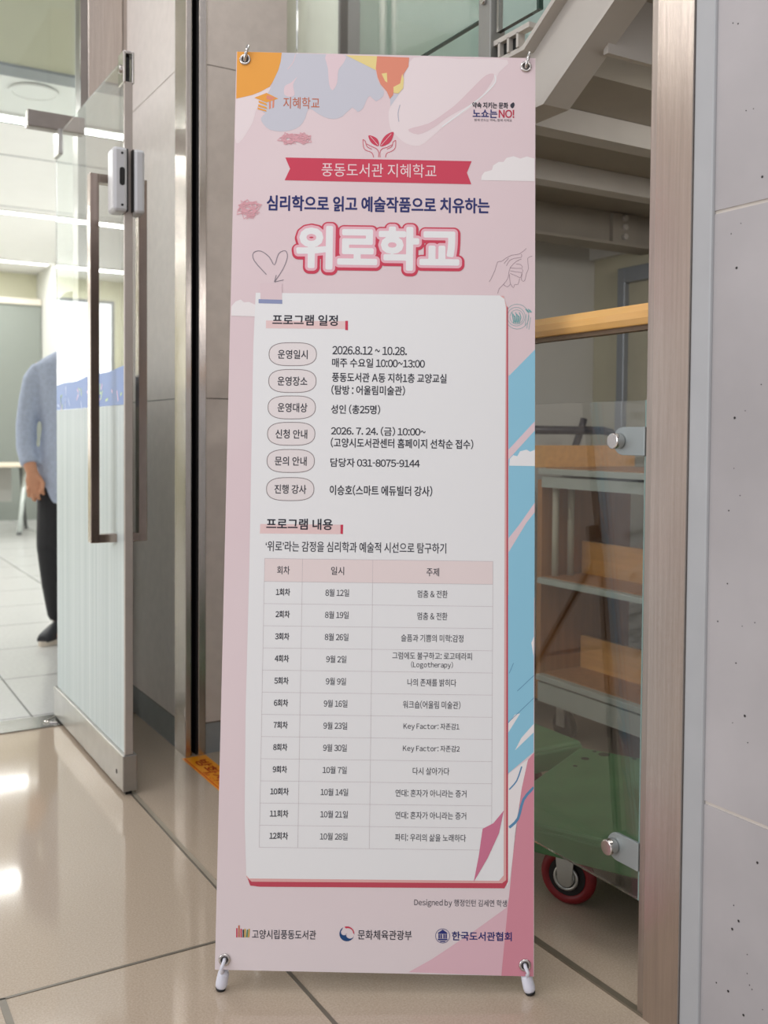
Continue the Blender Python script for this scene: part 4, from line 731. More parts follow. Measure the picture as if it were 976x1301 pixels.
 ('L','greyd',8,1.3,1,[(-129.4,963.5),(-129.7,958.9),(-130.7,955.2),(-132.4,952.0),(-134.8,949.2),(-138.0,946.7),(-142.0,944.6),(-146.9,942.9),(-152.9,941.7),(-160.5,940.9),(-175.1,940.4),(-189.7,940.5),(-197.4,941.1),(-203.4,942.2),(-208.4,943.7),(-212.5,945.7),(-215.7,948.1),(-218.3,950.9),(-220.1,954.0),(-221.3,957.7),(-221.7,962.3),(-221.5,966.9),(-220.5,970.6),(-218.8,973.8),(-216.4,976.7),(-213.2,979.2),(-209.2,981.3),(-204.3,982.9),(-198.3,984.2),(-190.6,985.0),(-176.0,985.4),(-161.4,985.4),(-153.7,984.8),(-147.7,983.7),(-142.7,982.2),(-138.7,980.2),(-135.4,977.8),(-132.8,975.0),(-131.0,971.8),(-129.9,968.2)]),
 ('T', '문의 안내', 'ink', 9, 0.014, -175.6, 962.6, 62.0, 17.8),
 ('P','pill',7,[(-129.4,908.7),(-129.7,904.1),(-130.7,900.5),(-132.4,897.2),(-134.8,894.4),(-138.0,891.9),(-142.0,889.9),(-146.9,888.2),(-152.8,887.0),(-160.5,886.2),(-175.0,885.7),(-189.6,885.8),(-197.3,886.4),(-203.3,887.5),(-208.2,889.0),(-212.3,890.9),(-215.6,893.3),(-218.1,896.1),(-220.0,899.3),(-221.1,902.9),(-221.5,907.5),(-221.3,912.1),(-220.3,915.8),(-218.6,919.0),(-216.2,921.8),(-213.0,924.3),(-209.0,926.4),(-204.1,928.1),(-198.2,929.3),(-190.5,930.1),(-175.9,930.5),(-161.3,930.5),(-153.6,929.9),(-147.6,928.8),(-142.7,927.3),(-138.6,925.3),(-135.3,922.9),(-132.8,920.1),(-131.0,917.0),(-129.8,913.4)]),
 ('L','greyd',8,1.3,1,[(-129.4,908.7),(-129.7,904.1),(-130.7,900.5),(-132.4,897.2),(-134.8,894.4),(-138.0,891.9),(-142.0,889.9),(-146.9,888.2),(-152.8,887.0),(-160.5,886.2),(-175.0,885.7),(-189.6,885.8),(-197.3,886.4),(-203.3,887.5),(-208.2,889.0),(-212.3,890.9),(-215.6,893.3),(-218.1,896.1),(-220.0,899.3),(-221.1,902.9),(-221.5,907.5),(-221.3,912.1),(-220.3,915.8),(-218.6,919.0),(-216.2,921.8),(-213.0,924.3),(-209.0,926.4),(-204.1,928.1),(-198.2,929.3),(-190.5,930.1),(-175.9,930.5),(-161.3,930.5),(-153.6,929.9),(-147.6,928.8),(-142.7,927.3),(-138.6,925.3),(-135.3,922.9),(-132.8,920.1),(-131.0,917.0),(-129.8,913.4)]),
 ('T', '진행 강사', 'ink', 9, 0.014, -175.1, 907.8, 61.9, 17.8),
 ('T', '2026.8.12 ~ 10.28.', 'ink', 9, 0.016, -25.0, 1182.0, 146.2, 16.8),
 ('T', '매주 수요일 10:00~13:00', 'ink', 9, 0.016, -7.4, 1157.4, 182.0, 18.2),
 ('T', '풍동도서관 A동 지하1층 교양교실', 'ink', 9, 0.016, 14.2, 1128.6, 224.3, 18.7),
 ('T', '(탐방 : 어울림미술관)', 'ink', 9, 0.016, -26.8, 1103.6, 143.9, 19.4),
 ('T', '성인 (총25명)', 'ink', 9, 0.016, -50.8, 1065.6, 96.0, 18.7),
 ('T', '2026. 7. 24. (금) 10:00~', 'ink', 9, 0.016, -5.9, 1023.2, 184.4, 18.0),
 ('T', '(고양시도서관센터 홈페이지 선착순 접수)', 'ink', 9, 0.016, 40.7, 1000.0, 278.0, 19.3),
 ('T', '담당자 031-8075-9144', 'ink', 9, 0.016, -11.3, 961.2, 174.2, 17.2),
 ('T', '이승호(스마트 에듀빌더 강사)', 'ink', 9, 0.016, 1.0, 907.5, 199.4, 20.4),
 ('T', '‘위로’라는 감정을 심리학과 예술적 시선으로 탐구하기', 'ink', 9, 0.008, -46.1, 797.3, 349.5, 20.2),
 ('P','hl2',7,[(-222.2,773.4),(219.3,773.5),(219.4,729.3),(-222.1,729.2)]),
 ('L','rule',8,0.55,0,[(-222.1,729.2),(219.4,729.3)]),
 ('L','rule',8,0.55,0,[(-222.0,686.7),(219.4,686.8)]),
 ('L','rule',8,0.55,0,[(-221.8,644.4),(219.4,644.5)]),
 ('L','rule',8,0.55,0,[(-221.7,602.2),(219.4,602.3)]),
 ('L','rule',8,0.55,0,[(-221.6,560.1),(219.4,560.2)]),
 ('L','rule',8,0.55,0,[(-221.5,518.2),(219.4,518.3)]),
 ('L','rule',8,0.55,0,[(-221.4,476.4),(219.5,476.5)]),
 ('L','rule',8,0.55,0,[(-221.2,434.7),(219.5,434.8)]),
 ('L','rule',8,0.55,0,[(-221.1,393.1),(219.5,393.3)]),
 ('L','rule',8,0.55,0,[(-221.0,351.7),(219.5,351.9)]),
 ('L','rule',8,0.55,0,[(-220.9,310.4),(219.5,310.6)]),
 ('L','rule',8,0.55,0,[(-220.8,269.2),(219.5,269.4)]),
 ('L','rule',8,0.55,0,[(-220.7,228.2),(219.6,228.4)]),
 ('L','rule',8,0.55,0,[(-222.2,773.4),(219.3,773.5)]),
 ('L','rule',8,0.55,0,[(-222.2,773.4),(-220.7,228.2)]),
 ('L','rule',8,0.55,0,[(-148.9,773.4),(-147.6,228.2)]),
 ('L','rule',8,0.55,0,[(-12.9,773.4),(-12.0,228.3)]),
 ('L','rule',8,0.55,0,[(219.3,773.5),(219.6,228.4)]),
 ('T', '회차', 'ink', 9, 0.008, -185.5, 751.2, 24.4, 15.9),
 ('T', '일시', 'ink', 9, 0.008, -80.8, 751.3, 25.1, 15.8),
 ('T', '주제', 'ink', 9, 0.008, 103.2, 751.3, 24.4, 15.9),
 ('T', '1회차', 'ink', 9, 0.02, -185.4, 709.2, 27.4, 13.9),
 ('T', '8월 12일', 'ink', 9, 0.006, -80.8, 709.2, 45.6, 13.9),
 ('T', '멈춤 & 전환', 'ink', 9, 0.004, 103.2, 709.3, 57.7, 14.2),
 ('T', '2회차', 'ink', 9, 0.02, -185.2, 666.8, 27.3, 13.8),
 ('T', '8월 19일', 'ink', 9, 0.006, -80.8, 666.8, 45.5, 13.9),
 ('T', '멈춤 & 전환', 'ink', 9, 0.004, 103.3, 666.9, 57.6, 14.2),
 ('T', '3회차', 'ink', 9, 0.02, -185.2, 624.5, 27.2, 13.8),
 ('T', '8월 26일', 'ink', 9, 0.006, -80.6, 624.6, 45.4, 13.8),
 ('T', '슬픔과 기쁨의 미학:감정', 'ink', 9, 0.004, 103.3, 624.7, 119.7, 14.1),
 ('T', '4회차', 'ink', 9, 0.02, -185.1, 582.4, 27.2, 13.8),
 ('T', '9월 2일', 'ink', 9, 0.006, -80.5, 582.5, 38.5, 13.7),
 ('T', '그럼에도 불구하고: 로고테라피', 'ink', 9, 0.004, 103.4, 591.0, 152.8, 13.8),
 ('T', '(Logotherapy)', 'ink', 9, 0.004, 103.4, 573.4, 80.2, 14.2),
 ('T', '5회차', 'ink', 9, 0.02, -184.9, 540.4, 27.1, 13.8),
 ('T', '9월 9일', 'ink', 9, 0.006, -80.5, 540.5, 38.5, 13.7),
 ('T', '나의 존재를 밝히다', 'ink', 9, 0.004, 103.4, 540.5, 93.6, 14.0),
 ('T', '6회차', 'ink', 9, 0.02, -184.9, 498.5, 27.1, 13.7),
 ('T', '9월 16일', 'ink', 9, 0.006, -80.4, 498.5, 45.2, 13.7),
 ('T', '워크숍(어울림 미술관)', 'ink', 9, 0.004, 103.5, 498.6, 110.0, 15.2),
 ('T', '7회차', 'ink', 9, 0.02, -184.8, 456.8, 27.1, 13.6),
 ('T', '9월 23일', 'ink', 9, 0.006, -80.3, 456.8, 45.2, 13.6),
 ('T', 'Key Factor: 자존감1', 'ink', 9, 0.004, 103.5, 456.9, 106.8, 13.9),
 ('T', '8회차', 'ink', 9, 0.02, -184.6, 415.1, 27.0, 13.5),
 ('T', '9월 30일', 'ink', 9, 0.006, -80.2, 415.2, 45.0, 13.6),
 ('T', 'Key Factor: 자존감2', 'ink', 9, 0.004, 103.6, 415.2, 108.2, 13.9),
 ('T', '9회차', 'ink', 9, 0.02, -184.5, 373.6, 27.0, 13.5),
 ('T', '10월 7일', 'ink', 9, 0.006, -80.1, 373.7, 45.8, 13.6),
 ('T', '다시 살아가다', 'ink', 9, 0.004, 103.6, 373.8, 69.8, 13.8),
 ('T', '10회차', 'ink', 9, 0.02, -184.4, 332.4, 35.2, 13.5),
 ('T', '10월 14일', 'ink', 9, 0.006, -80.0, 332.4, 52.4, 13.5),
 ('T', '연대: 혼자가 아니라는 증거', 'ink', 9, 0.004, 103.7, 332.4, 134.9, 13.8),
 ('T', '11회차', 'ink', 9, 0.02, -184.3, 291.1, 35.2, 13.5),
 ('T', '10월 21일', 'ink', 9, 0.006, -79.9, 291.1, 52.3, 13.4),
 ('T', '연대: 혼자가 아니라는 증거', 'ink', 9, 0.004, 103.7, 291.2, 134.6, 13.8),
 ('T', '12회차', 'ink', 9, 0.02, -184.1, 249.9, 35.1, 13.5),
 ('T', '10월 28일', 'ink', 9, 0.006, -79.8, 250.0, 52.3, 13.4),
 ('T', '파티: 우리의 삶을 노래하다', 'ink', 9, 0.004, 103.7, 250.0, 134.4, 13.7),
 ('P','rose',10,[(202.5,267.9),(222.9,278.5),(242.7,302.5),(233.6,260.0),(212.6,214.2),(186.2,169.2),(195.6,218.1)]),
 ('P','blue',2,[(247.8,1135.4),(251.0,1138.2),(301.2,1189.0),(301.3,704.7),(249.8,704.0)]),
 ('P','blue',2.4,[(246.4,709.1),(299.1,709.8),(299.0,411.9),(253.5,373.6),(247.9,368.5)]),
 ('P','pink',3,[(248.5,990.7),(299.6,1047.0),(299.6,1028.9),(248.6,971.5)]),
 ('P','white',4,[(250.2,959.5),(251.0,972.7),(257.7,980.0),(265.7,978.1),(270.9,987.8),(283.7,991.2),(290.9,987.3),(300.5,991.4),(300.6,959.3)]),
 ('P','pink',3,[(249.2,818.2),(270.2,845.1),(300.0,888.1),(300.1,869.4),(284.2,849.3),(249.4,791.3)]),
 ('P','white2',3,[(248.0,364.3),(253.5,372.8),(288.4,398.3),(276.6,343.8),(255.2,177.5),(248.9,156.4)]),
 ('P','white2',3,[(263.5,414.8),(298.9,448.9),(299.7,465.7),(275.4,438.1)]),
 ('P','white2',3,[(250.6,448.3),(273.1,484.4),(263.3,482.1),(250.5,465.1)]),
 ('P','rose2',3,[(299.9,411.1),(288.4,397.5),(276.6,343.8),(264.2,260.4),(253.6,144.5),(251.4,127.2),(239.4,-1.8),(300.8,-2.4)]),
 ('P','rose3',2,[(65.0,2.6),(108.2,26.4),(187.9,79.2),(248.0,122.3),(261.2,171.4),(238.5,-1.7)]),
 ('L','blue2',4,1.0,0,[(250.5,467.2),(279.5,495.0),(299.6,514.3)]),
 ('L','blue2',4,1.0,0,[(267.4,526.5),(287.9,545.9),(299.5,556.6)]),
 ('L','blue2',4,1.0,0,[(251.8,560.2),(255.6,568.8),(259.9,579.5)]),
 ('L','blue2',4,5.0,0,[(253.1,270.6),(257.6,274.3),(263.9,279.8),(269.6,287.4),(273.2,298.4),(276.1,311.3),(280.1,323.0),(286.8,332.5),(294.5,340.6),(300.0,346.2)]),
 ('L','blue2',4,2.5,0,[(252.8,341.4),(256.7,345.4),(262.2,351.3),(267.2,358.3),(271.0,367.4),(274.2,377.5),(276.5,384.8)]),
 ('P','white2',3,[(294.1,618.2),(299.3,631.1),(298.5,592.7)]),
 ('L','greyp',4,0.7,0,[(282.1,1390.8),(276.3,1385.3),(268.7,1379.5),(261.0,1377.8),(253.6,1376.8),(247.4,1373.9),(241.9,1370.6),(236.6,1366.8),(232.7,1363.7)]),
 ('L','greyp',4,0.7,0,[(232.7,1363.7),(229.3,1364.2),(225.2,1362.7),(222.7,1355.5),(220.3,1346.5),(217.0,1338.3),(213.7,1331.1),(210.8,1325.8),(208.7,1322.5)]),
 ('L','greyp',4,0.7,0,[(272.0,1378.7),(272.9,1375.9),(272.1,1372.7),(266.0,1371.6),(258.7,1370.5),(253.2,1368.6),(248.6,1365.6),(245.1,1360.1),(242.8,1355.3)]),
 ('L','greyp',4,0.7,0,[(246.9,1370.7),(242.4,1365.1),(237.8,1359.5)]),
 ('L','greyp',4,0.7,0,[(272.1,1369.3),(267.8,1367.5),(262.0,1364.1),(255.8,1358.6),(250.4,1352.0),(248.1,1345.0),(247.1,1338.4),(246.6,1334.0),(245.5,1329.8),(241.7,1323.8),(237.1,1317.8),(232.7,1313.4),(228.8,1309.2),(226.7,1303.6),(225.5,1299.0)]),
 ('L','greyp',4,0.7,0,[(262.1,1359.0),(266.0,1359.1),(270.4,1358.2),(274.1,1354.4),(273.8,1350.6),(262.3,1350.4),(250.4,1351.2)]),
 ('L','greyp',4,0.7,0,[(273.8,1348.9),(275.3,1345.3),(273.8,1342.1),(262.1,1343.2),(250.4,1345.2)]),
 ('L','greyp',4,0.7,0,[(273.0,1340.4),(272.3,1335.9),(270.5,1331.9),(266.9,1332.7),(262.2,1335.2),(255.8,1337.8),(250.4,1340.1)]),
 ('L','greyp',4,0.7,0,[(248.8,1338.4),(249.2,1329.6),(250.5,1319.7),(253.9,1313.9),(257.2,1311.3),(258.1,1314.2),(258.9,1318.1),(262.1,1317.9),(265.6,1318.2),(267.6,1324.2),(268.9,1330.2)]),
 ('L','greyp',4,0.7,0,[(293.8,1375.1),(289.1,1374.2),(284.6,1370.9),(285.2,1361.2),(286.4,1350.8),(284.6,1345.2),(282.2,1340.5),(280.9,1334.2),(279.8,1328.6),(278.2,1325.5),(276.4,1324.3),(274.0,1325.4),(272.2,1328.5),(272.8,1334.7),(273.9,1340.4)]),
 ('L','greyp',4,0.7,0,[(237.1,1317.8),(240.1,1315.0),(243.9,1312.8),(247.6,1315.1),(250.5,1318.0)]),
 ('L','teal',4,0.7,1,[(280.0,1254.0),(279.4,1249.2),(277.7,1244.7),(274.9,1240.8),(271.3,1237.8),(267.1,1235.9),(262.6,1235.2),(258.0,1235.8),(253.8,1237.6),(250.2,1240.5),(247.4,1244.3),(245.6,1248.7),(245.0,1253.6),(245.5,1258.4),(247.3,1262.9),(250.0,1266.8),(253.7,1269.8),(257.9,1271.7),(262.4,1272.4),(266.9,1271.9),(271.2,1270.1),(274.8,1267.2),(277.6,1263.3),(279.4,1258.9)]),
 ('L','teal',4,0.7,1,[(276.7,1253.2),(276.2,1249.5),(274.9,1246.0),(272.8,1243.1),(270.0,1240.8),(266.8,1239.3),(263.4,1238.8),(259.9,1239.2),(256.7,1240.6),(253.9,1242.8),(251.8,1245.7),(250.4,1249.1),(250.0,1252.8),(250.4,1256.5),(251.7,1259.9),(253.8,1262.9),(256.6,1265.2),(259.8,1266.6),(263.3,1267.2),(266.7,1266.7),(269.9,1265.4),(272.7,1263.1),(274.9,1260.2),(276.2,1256.8)]),
 ('L','teal',4,0.7,1,[(287.5,1254.1),(286.7,1247.7),(284.4,1241.7),(280.7,1236.5),(275.9,1232.5),(270.3,1229.9),(264.2,1229.0),(258.2,1229.8),(252.6,1232.2),(247.7,1236.0),(244.0,1241.1),(241.6,1247.1),(240.8,1253.5),(241.6,1259.9),(243.9,1266.0),(247.6,1271.2),(252.4,1275.2),(258.0,1277.8),(264.1,1278.7),(270.1,1277.9),(275.8,1275.5),(280.6,1271.6),(284.3,1266.5),(286.7,1260.6)]),
 ('L','teal',4,1.6,0,[(254.1,1262.1),(254.9,1257.8),(255.8,1252.0),(256.8,1245.5),(257.5,1240.2)]),
 ('L','teal',4,1.6,0,[(256.5,1258.8),(257.4,1256.0),(258.5,1252.1),(259.0,1246.7),(259.2,1242.3)]),
 ('L','teal',4,1.6,0,[(258.8,1255.4),(260.0,1254.5),(261.2,1252.1),(261.2,1246.0),(260.9,1240.3)]),
 ('L','teal',4,1.6,0,[(261.1,1262.2),(262.6,1257.8),(263.8,1252.1),(263.3,1246.6),(262.5,1242.3)]),
 ('L','teal',4,1.6,0,[(263.5,1258.9),(265.1,1256.3),(266.5,1252.2),(265.5,1245.8),(264.2,1240.3)]),
 ('L','teal',4,1.6,0,[(265.8,1255.5),(267.7,1254.5),(269.2,1252.2),(267.7,1247.1),(265.9,1242.4)]),
 ('L','teal',4,1.6,0,[(268.1,1262.3),(270.2,1258.0),(271.8,1252.2),(269.9,1245.7),(267.5,1240.4)]),
 ('L','teal',4,1.8,0,[(280.8,1269.3),(285.8,1262.6)]),
 ('L','teal',4,1.8,0,[(283.5,1267.6),(288.1,1262.6)]),
 ('L','teal',4,1.8,0,[(286.1,1269.3),(290.5,1262.6)]),
 ('L','teal',4,1.8,0,[(288.8,1267.7),(292.8,1262.7)]),
 ('L','teal',4,0.8,0,[(282.5,1259.1),(280.1,1235.5)]),
 ('L','teal',4,0.8,0,[(290.9,1252.5),(287.3,1228.0)]),
 ('L','teal',4,0.8,0,[(286.7,1257.5),(283.4,1230.4)]),
 ('T', 'Designed by 행정인턴 김세연 학생', 'ink', 4, 0.0, 161.8, 129.3, 175.0, 15.0),
 ('P','red',4,[(-260.5,61.9),(-257.9,62.0),(-258.3,78.8),(-260.9,78.8)]),
 ('P','brown',4,[(-256.5,62.0),(-253.9,62.0),(-254.4,84.1),(-257.0,84.0)]),
 ('P','red',4,[(-252.4,62.0),(-249.9,62.1),(-250.3,77.6),(-252.8,77.6)]),
 ('P','ink',4,[(-248.4,62.1),(-245.9,62.1),(-246.2,76.4),(-248.8,76.4)]),
 ('P','yellow2',4,[(-245.1,62.1),(-242.6,62.2),(-242.9,77.7),(-245.5,77.7)]),
 ('P','green',4,[(-241.8,62.2),(-239.2,62.2),(-238.2,76.5),(-240.7,76.5)]),
 ('P','yellow2',4,[(-238.4,62.2),(-235.9,62.2),(-234.9,77.8),(-237.4,77.8)]),
 ('T', '고양시립풍동도서관', 'ink', 4, 0.008, -170.4, 68.2, 120.3, 16.9),
 ('P','navy2',5,[(-59.3,82.7),(-62.2,80.6),(-64.4,77.8),(-65.7,74.5),(-66.2,71.0),(-65.7,67.5),(-64.3,64.3),(-62.1,61.5),(-59.3,59.3),(-55.9,57.9),(-52.3,57.4),(-48.7,57.8),(-45.4,59.1),(-42.4,61.1),(-40.2,63.9),(-38.7,67.1),(-38.1,70.5),(-38.4,74.0),(-38.5,70.9),(-38.4,69.4),(-38.7,67.8),(-39.3,66.4),(-40.1,65.1),(-41.3,64.0),(-42.7,63.1),(-44.2,62.6),(-45.8,62.4),(-47.4,62.5),(-48.9,62.9),(-50.4,63.6),(-51.6,64.6),(-52.6,65.9),(-53.3,67.3),(-53.7,68.8),(-53.8,70.4),(-51.8,72.3),(-52.3,71.4),(-52.9,70.5),(-53.6,69.8),(-54.4,69.2),(-55.4,68.7),(-56.4,68.5),(-57.4,68.4),(-58.5,68.4),(-59.5,68.7),(-60.5,69.1),(-61.3,69.7),(-62.1,70.4),(-62.7,71.2),(-63.1,72.1),(-63.4,73.1),(-63.5,74.1),(-63.5,75.1)]),
 ('P','red',5,[(-56.7,83.9),(-55.2,84.3),(-53.7,84.6),(-52.2,84.7),(-50.6,84.6),(-49.1,84.3),(-47.7,83.9),(-46.2,83.4),(-44.9,82.7),(-43.6,81.9),(-42.5,80.9),(-41.4,79.8),(-40.5,78.6),(-39.7,77.4),(-39.1,76.0),(-38.6,74.6),(-38.3,73.2),(-38.1,71.7),(-40.1,71.8),(-40.2,72.9),(-40.4,74.0),(-40.7,75.1),(-41.2,76.1),(-41.8,77.1),(-42.5,78.0),(-43.3,78.8),(-44.2,79.5),(-45.1,80.1),(-46.2,80.6),(-47.3,81.0),(-48.4,81.3),(-49.5,81.4),(-50.7,81.4),(-51.8,81.3),(-52.9,81.1),(-54.0,80.7)]),
 ('T', '문화체육관광부', 'ink', 4, 0.008, 19.4, 69.7, 101.7, 17.5),
 ('L','navy',4,0.9,1,[(141.8,69.6),(141.5,72.3),(140.6,74.8),(139.2,77.2),(137.3,79.2),(135.0,80.7),(132.4,81.8),(129.7,82.3),(126.9,82.3),(124.2,81.7),(121.6,80.5),(119.4,78.9),(117.5,76.8),(116.2,74.4),(115.3,71.8),(115.1,69.1),(115.4,66.4),(116.4,63.8),(117.8,61.5),(119.7,59.5),(122.0,58.0),(124.6,57.0),(127.4,56.5),(130.2,56.5),(132.9,57.2),(135.4,58.3),(137.7,60.0),(139.5,62.1),(140.8,64.5),(141.6,67.1)]),
 ('P','navy',5,[(128.4,81.1),(137.1,75.3),(137.1,73.4),(119.7,73.2),(119.7,75.1)]),
 ('P','navy',5,[(120.4,72.5),(123.1,72.6),(123.2,64.8),(120.5,64.8)]),
 ('P','navy',5,[(124.4,72.6),(127.1,72.6),(127.2,64.8),(124.5,64.8)]),
 ('P','navy',5,[(129.8,72.7),(132.5,72.7),(132.5,64.9),(129.9,64.9)]),
 ('P','navy',5,[(133.8,72.7),(136.5,72.7),(136.5,65.0),(133.9,64.9)]),
 ('P','navy',5,[(119.2,64.1),(137.9,64.3),(137.2,61.7),(119.9,61.5)]),
 ('P','navy',5,[(122.5,60.2),(134.6,60.4),(132.6,58.4),(124.6,58.3)]),
 ('T', '한국도서관협회', 'navy', 4, 0.025, 202.4, 69.7, 113.0, 16.9),
]

PAL = {'white': (250, 250, 250), 'white2': (252, 246, 245), 'swoosh': (247, 232, 233), 'salmon2': (246, 190, 202), 'pink': (241, 216, 221), 'pink2': (236, 210, 214), 'lav': (212, 212, 222), 'lav2': (190, 190, 205),
 'orange': (250, 172, 66), 'yellow': (248, 226, 150), 'yellow2': (214, 170, 60), 'coral': (238, 148, 120), 'brown': (208, 112, 74), 'scrib': (236, 176, 184),
 'red': (216, 60, 88), 'red2': (206, 78, 96), 'salmon': (240, 186, 182), 'palepink': (252, 226, 228), 'pinkt': (238, 214, 218), 'slate': (150, 160, 198),
 'hl': (248, 216, 214), 'hl2': (248, 232, 230), 'pill': (247, 238, 237), 'ink': (44, 46, 60), 'navy': (46, 54, 128), 'navy2': (26, 74, 128), 'greyl': (140, 132, 142), 'greyd': (140, 128, 128), 'greyp': (150, 126, 138),
 'rule': (206, 194, 198), 'rose': (220, 128, 158), 'rose2': (228, 152, 168), 'rose3': (238, 196, 206), 'blue': (152, 212, 236), 'blue2': (98, 150, 190), 'teal': (126, 186, 186), 'green': (90, 140, 90), 'title': (255, 250, 250)}
def paper(name, rgb): return mat('print_' + name, tuple(v * .945 for v in rgb), .42, spec=.4)
def base_mat():
    # the sheet's own pink wash: deeper pink above, paler below
    m = mat('print_sheet', (246, 222, 225), .42, spec=.4); nt = m.node_tree; N = nt.nodes; L = nt.links
    tc = N.new('ShaderNodeTexCoord'); sp = N.new('ShaderNodeSeparateXYZ'); L.new(tc.outputs['Object'], sp.inputs[0])
    r = N.new('ShaderNodeValToRGB'); L.new(sp.outputs['Z'], r.inputs[0])
    e = r.color_ramp.elements; e[0].position = .0; e[0].color = (*lin((228, 216, 217)), 1); e[1].position = 1.0; e[1].color = (*lin((226, 205, 208)), 1)
    a = e.new(.42); a.color = (*lin((228, 209, 212)), 1)
    n = N.new('ShaderNodeTexNoise'); n.inputs['Scale'].default_value = 3; mx = N.new('ShaderNodeMix'); mx.data_type = 'RGBA'; mx.inputs[7].default_value = (*lin((232, 218, 218)), 1)
    mr = N.new('ShaderNodeMapRange'); mr.inputs['From Min'].default_value = .45; mr.inputs['From Max'].default_value = .75; mr.inputs['To Max'].default_value = .5
    L.new(tc.outputs['Object'], n.inputs['Vector']); L.new(n.outputs['Fac'], mr.inputs['Value']); L.new(mr.outputs[0], mx.inputs[0]); L.new(r.outputs[0], mx.inputs[6])
    L.new(mx.outputs[2], N['Principled BSDF'].inputs['Base Color']); return m
names = list(PAL)
bmats = [base_mat()] + [paper(n, PAL[n]) for n in names] + [mat('sheet_back', (104, 92, 84), .6)]
MI = {n: i + 1 for i, n in enumerate(names)}; BACK = len(bmats) - 1
bs = thing('banner_stand', 'tall pink printed X-banner stand with a Korean course timetable on the stone floor', 'banner')
bs.location = (.914, 1.5718, 0)
BR = Matrix(((0.861587,0.504441,0.056622), (-0.507571,0.857509,0.083961), (-0.006200,-0.101080,0.994859)))
sheet_mat = Matrix.Translation((.914, 1.5718, .0401)) @ BR.to_4x4()
LV = .00012
def S(u, v, l): return Vector((u / 1000, -l * LV, v / 1000))
bm = bmesh.new()
A = [bm.verts.new(S(u, v, 0)) for u, v in SHEET]; B = [bm.verts.new(S(u, v, -4)) for u, v in SHEET]
bm.faces.new(A).material_index = 0; bm.faces.new(B[::-1]).material_index = BACK
for i in range(4): bm.faces.new((A[i], B[i], B[(i + 1) % 4], A[(i + 1) % 4])).material_index = BACK
def uclip(u): return max(-299.6, min(299.9, u))
def vclip(u, v):
    t = 1784.4 - (u + 300) * .0088; b = 2.3 - (u + 300) * .008
    return max(b, min(t, v))
def sheet_poly(pts, l, mi):
    q = []
    for u, v in pts:
        u = uclip(u); v = vclip(u, v)
        if not q or (abs(q[-1][0] - u) + abs(q[-1][1] - v)) > .05: q.append((u, v))
    if len(q) > 2 and abs(q[0][0] - q[-1][0]) + abs(q[0][1] - q[-1][1]) < .05: q.pop()
    if len(q) < 3: return
    from mathutils.geometry import tessellate_polygon
    V3 = [Vector((u, v, 0)) for u, v in q]
    vv = [bm.verts.new(S(u, v, l)) for u, v in q]
    for t3 in tessellate_polygon([V3]):
        try: bm.faces.new([vv[i] for i in t3]).material_index = mi
        except ValueError: pass
def sheet_line(pts, w_, l, mi, closed):
    P = [Vector(p) for p in pts]; n = len(P); inc = .1 if (n > 60 and not closed) else 0; Lf, Rt = [], []
    for i in range(n):
        a = P[(i - 1) % n] if (closed or i) else P[0]; b = P[(i + 1) % n] if (closed or i < n - 1) else P[-1]
        t = (b - a); t = t.normalized() if t.length > 1e-6 else Vector((1, 0)); nn = Vector((-t.y, t.x)) * w_ / 2
        c1 = P[i] + nn; c2 = P[i] - nn
        Lf.append(bm.verts.new(S(uclip(c1.x), vclip(c1.x, c1.y), l + i * inc))); Rt.append(bm.verts.new(S(uclip(c2.x), vclip(c2.x, c2.y), l + i * inc)))
    for i in range(n if closed else n - 1):
        j = (i + 1) % n
        try: bm.faces.new((Lf[i], Rt[i], Rt[j], Lf[j])).material_index = mi
        except ValueError: pass
cache_texts(sorted({a[1] for a in ART if a[0] == 'T'}))
for a in ART:
    if a[0] == 'P': sheet_poly(a[3], a[2], MI[a[1]])
    elif a[0] == 'L': sheet_line(a[5], a[3], a[2], MI[a[1]], a[4])
    elif a[0] == 'T':
        _, s, c, l, b, cx, cy, w_, h_ = a
        if c == 'title':
            sdf_layers(bm, s, cx, cy, w_, h_, 3.4, [(13.0, .6, -1.6, lambda x, y: S(x, y, 5), MI['red']), (8.6, 0, 0, lambda x, y: S(x, y, 6), MI['salmon2']), (3.4, 0, 0, lambda x, y: S(x, y, 7), MI['white'])])
        else: put_text(bm, s, b * h_ * .9, cx, cy, w_, h_, lambda x, y: S(x, y, l), MI[c], True, b * h_ * .9)
# keep face directions: every printed face looks to the front
me = bpy.data.meshes.new('printed_sheet'); bm.normal_update()
for f in bm.faces:
    if f.material_index != BACK and f.normal.y > 0: f.normal_flip()
bm.to_mesh(me); bm.free()
for m in bmats: me.materials.append(m)
sh = bpy.data.objects.new('printed_sheet', me); COL.objects.link(sh)
sh.parent = bs; sh.matrix_parent_inverse = Matrix.Translation(-bs.location); sh.matrix_basis = sheet_mat
def on_sheet(o): o.parent = bs; o.matrix_parent_inverse = Matrix.Translation(-bs.location); o.matrix_basis = sheet_mat; return o
for (u, v) in EYELETS:
    bm = bmesh.new(); add_torus(bm, S(u, v, 8), (0, 1, 0), .0088, .0028, 32, 10); add_cyl(bm, S(u, v, 9), (0, 1, 0), .0065, .0005, 24, 1)
    on_sheet(obj('eyelet', bm, [M_chrome, mat('eyelet_hole', (70, 68, 66), .5, .3)]))
